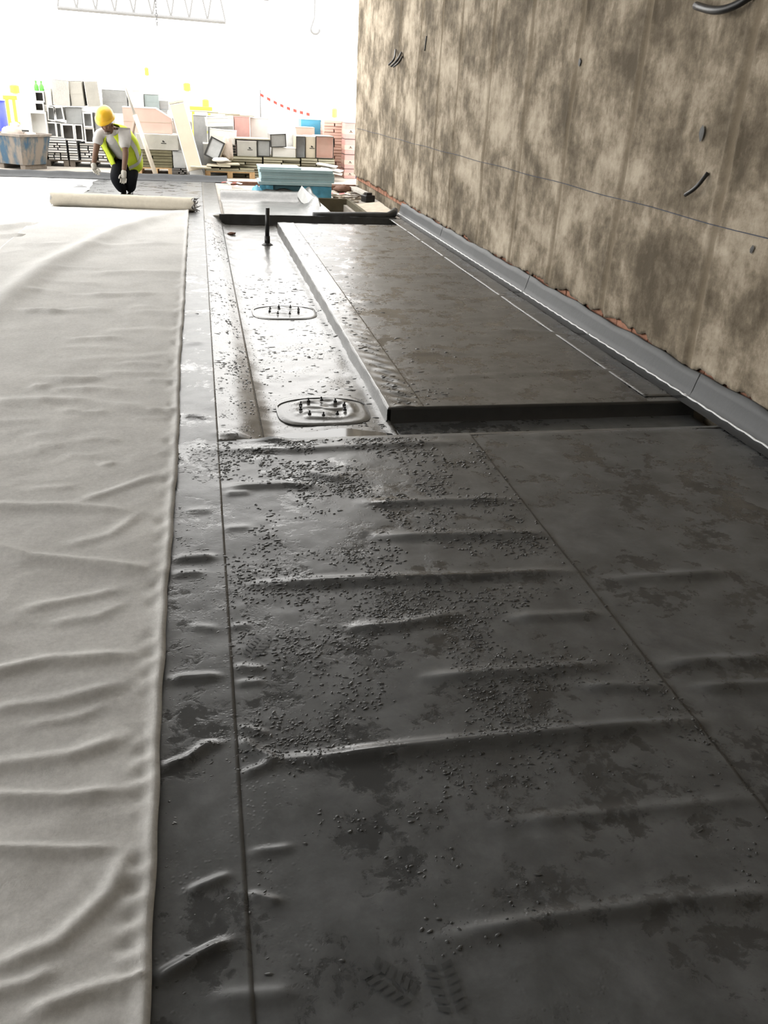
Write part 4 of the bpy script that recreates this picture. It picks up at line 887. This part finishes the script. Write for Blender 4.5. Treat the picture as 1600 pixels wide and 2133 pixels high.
# shirt, trousers, boots
ru, lu = rsh.lerp(rel, .72), lsh.lerp(lel, .80)
skinned('t_shirt', [pel.lerp(mid, .2), mid, neck.lerp(mid, .35), neck.lerp(mid, .12), rsh, ru, lsh, lu], [(0, 1), (1, 2), (2, 3), (2, 4), (4, 5), (2, 6), (6, 7)], [.15, .16, .13, .085, .085, .078, .09, .082], M_TEE, worker)
skinned('trousers', [pel, rhp, rkn, ran+Vector((0, 0, .02)), lhp, lkn, lan+Vector((0, 0, .02)), pel.lerp(mid, .3)], [(0, 1), (1, 2), (2, 3), (0, 4), (4, 5), (5, 6), (0, 7)], [.15, .12, .098, .082, .125, .10, .085, .16], M_TROU, worker)
for an in (ran, lan):
    bt_ = skinned('boot', [an+Vector((0, .05, -.03)), an+Vector((0, -.04, -.03)), an+Vector((-.02, -.16, -.045)), an+Vector((0, .02, .03))], [(0, 1), (1, 2), (0, 3)], [.042, .042, .034, .05], M_PIPE, worker)
# vest: shell lofted round the trunk, open in front
axis = (neck-pel).normalized(); vf = Vector((-.26, -.93, -.25)); vf = (vf-axis*vf.dot(axis)).normalized(); vl = axis.cross(vf).normalized()
prof_v = [(-.14, .225, .20), (.0, .235, .215), (.18, .24, .225), (.38, .245, .225), (.58, .25, .22), (.76, .245, .20), (.92, .215, .16), (1.02, .13, .11)]
TL = (neck-pel).length
def vest_ring(t, a, b, off=0, g0=38, steps=36, ang=None):
    cc = (pel.lerp(mid, t/.5) if t < .5 else mid.lerp(neck, (t-.5)/.5)); out = []
    A0, A1 = ang if ang else (g0, 360-g0)
    for k in range(steps+1):
        th = math.radians(A0+(A1-A0)*k/steps); fold = 1+.02*math.sin(7*th+t*4)
        out.append(cc+(vf*math.cos(th)*(b+off)+vl*math.sin(th)*(a+off))*fold)
    return out
def vlerp(t):
    for i in range(len(prof_v)-1):
        t0, a0, b0 = prof_v[i]; t1, a1, b1 = prof_v[i+1]
        if t0 <= t <= t1: q = (t-t0)/(t1-t0); return a0+(a1-a0)*q, b0+(b1-b0)*q
    return prof_v[-1][1:]
def vest_patch(name, t0, t1, ang, off, m, parent, nt_=10, steps=36):
    vv = []
    for i in range(nt_+1):
        t = t0+(t1-t0)*i/nt_; a_, b_ = vlerp(t); vv += vest_ring(t, a_, b_, off, ang=ang, steps=steps)
    q = steps+1; return obj(name, vv, [(i*q+k, i*q+k+1, (i+1)*q+k+1, (i+1)*q+k) for i in range(nt_) for k in range(steps)], m, parent, True)
vest = vest_patch('safety_vest', -.14, 1.02, (22, 338), .012, M_VEST, worker, 24, 44)
sd = vest.modifiers.new('cloth', 'SOLIDIFY'); sd.thickness = .008
vest_patch('reflective_stripe', .10, .20, (23, 337), .022, M_STRIPE, vest)
for A in ((58, 76), (284, 302)): vest_patch('reflective_stripe', .22, .95, A, .022, M_STRIPE, vest, 12, 6)
# helmet
hup = (J(214, 226, 13.72)-J(224, 279, 13.90)).normalized(); hf = (fwd-hup*fwd.dot(hup)).normalized(); hr = hup.cross(hf)
hc0 = ht_+hup*.02; vv = []; ff = []; NN = 28
for i in range(9):
    ph = math.pi/2*i/8; r = math.cos(ph)**.8 if i < 8 else .02; z = math.sin(ph)
    for k in range(NN):
        t = 2*math.pi*k/NN; rib = 1+.03*math.exp(-(math.sin(t)/.25)**2); vv.append(hc0+hf*math.cos(t)*.15*r*rib+hr*math.sin(t)*.125*r+hup*.145*z)
ff = [(i*NN+k, i*NN+(k+1) % NN, (i+1)*NN+(k+1) % NN, (i+1)*NN+k) for i in range(8) for k in range(NN)]+[tuple(8*NN+k for k in range(NN))]
hel = obj('helmet', vv, ff, M_HELM, worker, True); vv = []
for i, (e_, dz) in enumerate(((1.0, .012), (1.12, -.006), (1.12, -.012), (.98, .0))):
    for k in range(NN):
        t = 2*math.pi*k/NN; ex = .055*max(0, math.cos(t))**2*(e_ > 1.05); vv.append(hc0+hf*math.cos(t)*(.15*e_+ex)+hr*math.sin(t)*.125*e_+hup*(dz-.1*ex))
obj('helmet_brim', vv, [(i*NN+k, i*NN+(k+1) % NN, (i+1)*NN+(k+1) % NN, (i+1)*NN+k) for i in range(3) for k in range(NN)], M_HELM, hel, True)
# gloves: palm, four fingers, thumb
def glove(wr, kn, curl, lat, thumb):
    d = (kn-wr).normalized(); V = [wr-d*.03, wr+d*.01, wr.lerp(kn, .6), kn]; E_ = [(0, 1), (1, 2), (2, 3)]; Rr = [.042, .04, (.046, .036), (.044, .028)]; roots = [0]
    for i, ln in enumerate((.055, .066, .07, .06)):
        b0 = kn-d*.012+lat*(i-1.5)*.024; n0 = len(V); roots.append(n0)
        V += [b0, b0+d*ln*.5+curl*.008, b0+d*ln*.85+curl*.026, b0+d*ln*1.05+curl*.045]; E_ += [(n0, n0+1), (n0+1, n0+2), (n0+2, n0+3)]; Rr += [.0115, .011, .0105, .009]
    b0 = wr.lerp(kn, .35)+lat*thumb*.035; n0 = len(V); roots.append(n0)
    V += [b0, b0+lat*thumb*.022+d*.03+curl*.01, b0+lat*thumb*.026+d*.06+curl*.022]; E_ += [(n0, n0+1), (n0+1, n0+2)]; Rr += [.015, .0125, .010]
    skinned('glove', V, E_, Rr, M_GLOVE, worker, roots, 1)
glove(rwr, J(198, 354, 13.80), Vector((.5, -.8, -.1)).normalized(), Vector((.95, .1, -.25)).normalized(), 1)
glove(lwr, J(257.5, 373, 13.74), Vector((-.1, -.95, 0)).normalized(), Vector((1, .1, 0)).normalized(), -1)

# ------------------------------------------------------------------ yard: tape on a pole, yellow barriers, roof trusses
Yt = 20.6; x = X_(543, 240, Yt)
tp_ = empty('barrier_post', (x, Yt, 0)); tag(tp_, 'thin steel rod holding up the red and white barrier tape', 'post'); ht = Z_(543, 187, Yt)
G().tube([(0, 0, 0), (0, 0, ht)], .012, 8).obj('rod', mat('rod_steel', (.2, .2, .2), .5, .5), tp_); G().tube([(0, 0, 0), (0, 0, .03)], .09, 12).obj('foot', M_GREYW, tp_)
e1 = atY(645, 242, Yt-.1); s0 = Vector((x, Yt-.015, Z_(543, 200, Yt)))
bt = empty('barrier_tape', s0); tag(bt, 'red and white barrier tape sagging down to the right from the rod', 'tape'); n = 15
P = [(e1-s0)*(i/n)-Vector((0, 0, .05*math.sin(math.pi*i/n))) for i in range(n+1)]
for i in range(n): obj('tape_segment', [P[i], P[i+1], P[i+1]+Vector((0, .006, .06)), P[i]+Vector((0, .006, .06))], [(0, 1, 2, 3)], M_RED if i % 2 == 0 else M_WTAPE, bt)
def barrier(px0, px1, py, Y, label):
    xa, xb = X_(px0, py, Y), X_(px1, py, Y); zt = Z_((px0+px1)/2, py, Y); r = empty('yellow_barrier', ((xa+xb)/2, Y, 0)); tag(r, label, 'barrier', 'yellow barriers in the yard'); a = (xb-xa)/2
    G().box(-a, a, 0, .06, zt-.09, zt, .01).obj('top_rail', M_YEL, r); G().box(-a, a, .01, .05, zt*.45, zt*.45+.06).obj('middle_rail', M_YEL, r)
    for s in (-1, 1): G().box(s*(a-.08)-.035, s*(a-.08)+.035, 0, .06, 0, zt-.09).obj('post', M_YEL, r); G().box(s*(a-.08)-.05, s*(a-.08)+.05, -.3, .36, 0, .03).obj('foot', M_YEL, r)
barrier(395, 442, 222, 24, 'yellow barrier in the bright yard right of the leaning duct'); barrier(5, 34, 199, 24, 'yellow barrier in the bright yard above the blue tub')
def post(px, py, Y, label, m, r_):
    x = X_(px, py, Y); z = Z_(px, py, Y); r = empty('yard_post', (x, Y, 0)); tag(r, label, 'post')
    G().tube([(0, 0, 0), (0, 0, z-.2)], r_*.6, 10).obj('shaft', M_POLE, r); G().tube([(0, 0, z-.2), (0, 0, z-.03), (0, 0, z)], [r_, r_, r_*.5], 10).obj('head', m, r); G().tube([(0, 0, 0), (0, 0, .04)], r_*2, 12).obj('foot', M_POLE, r)
post(389, 172, 26, 'tall yellow-headed post in the bright yard behind the leaning duct', M_YEL, .10); post(29, 176, 26, 'yellow-headed post in the bright yard at the far left', M_YEL, .12)
post(305, 140, 27, 'tallest thin yellow-headed post in the bright yard', M_YEL, .06); post(697, 225, 22, 'orange-headed warning post near the wall end', mat('orange_head', (.85, .38, .12), .5), .06); post(428, 206, 25, 'short yellow-headed post right of the leaning duct', M_YEL, .09)
carton((704, 182, 726, 330), 22.5, .5, 'tall pale yellow pack standing in the yard near the wall end', mat('pale_yellow', (.80, .70, .42), .7), 'pack', z=0)
bw = X_(-2, 215, 23); r = empty('blue_drum', (bw, 23, 0)); tag(r, 'blue drum in the bright yard at the left edge', 'drum'); zd = Z_(2, 211, 23)
G().tube([(0, 0, 0), (0, 0, zd*.5), (0, 0, zd)], [.13, .14, .13], 18).obj('drum_body', mat('royal_blue', (.06, .08, .5), .4), r, True); G().tube([(0, 0, zd), (0, 0, zd+.02)], .135, 18).obj('drum_lid', mat('royal_blue', (.06, .08, .5), .4), r)
def truss(pa, pb_, Y, hgt, label, n=9):
    a, b = atY(*pa, Y), atY(*pb_, Y); r = empty('roof_truss', (a.x, Y, a.z)); tag(r, label, 'truss', 'roof trusses over the yard'); d = b-a
    d.z *= 1; up = Vector((0, 0, hgt))
    G().tube([(0, 0, 0), tuple(d)], .05, 8).obj('bottom_chord', M_STEEL, r); G().tube([tuple(up), tuple(d+up)], .05, 8).obj('top_chord', M_STEEL, r)
    for k in range(n):
        p, q = d*(k/n), d*((k+1)/n); m_ = (p+q)/2+up
        G().tube([tuple(p), tuple(m_)], .025, 6).obj('web_bar', M_STEEL, r); G().tube([tuple(m_), tuple(q)], .025, 6).obj('web_bar', M_STEEL, r)
    # hangers down to the yard columns at both ends keep it carried
    for p in (Vector((0, 0, 0)), d): G().tube([tuple(p+up), (p.x, p.y+.0, p.z+hgt+3)], .02, 6).obj('hanger', M_STEEL, r)
    return r
truss((120, 16), (470, 46), 27, 1.1, 'pale steel roof truss crossing the bright yard at the top left'); truss((-120, -60), (560, -2), 31, 1.3, 'second pale steel roof truss further back over the yard')
ch = empty('hanging_chain', atY(327, 50, 26.5)); tag(ch, 'short chain hanging in front of the roof truss', 'chain')
for k in range(12): G().tube([(.03*math.cos(t*math.pi/4)*(1 if k % 2 else .2), .03*math.cos(t*math.pi/4)*(.2 if k % 2 else 1), .07*k+.05*math.sin(t*math.pi/4)) for t in range(9)], .01, 5, False).obj('link', mat('chain_grey', (.12, .12, .12), .5, .3), ch)
hk = empty('lifting_hook', atY(657, 60, 24)); tag(hk, 'grey lifting hook hanging above the yard near the wall', 'hook')
G().tube([(.11*math.cos(math.pi+k*math.pi/9), 0, .11*math.sin(math.pi+k*math.pi/9)) for k in range(10)], .028, 8).obj('hook_bend', M_STEEL, hk, True); G().tube([(-.11, 0, 0), (-.02, 0, .25), (0, 0, 3.0)], .018, 8).obj('cable', M_STEEL, hk)
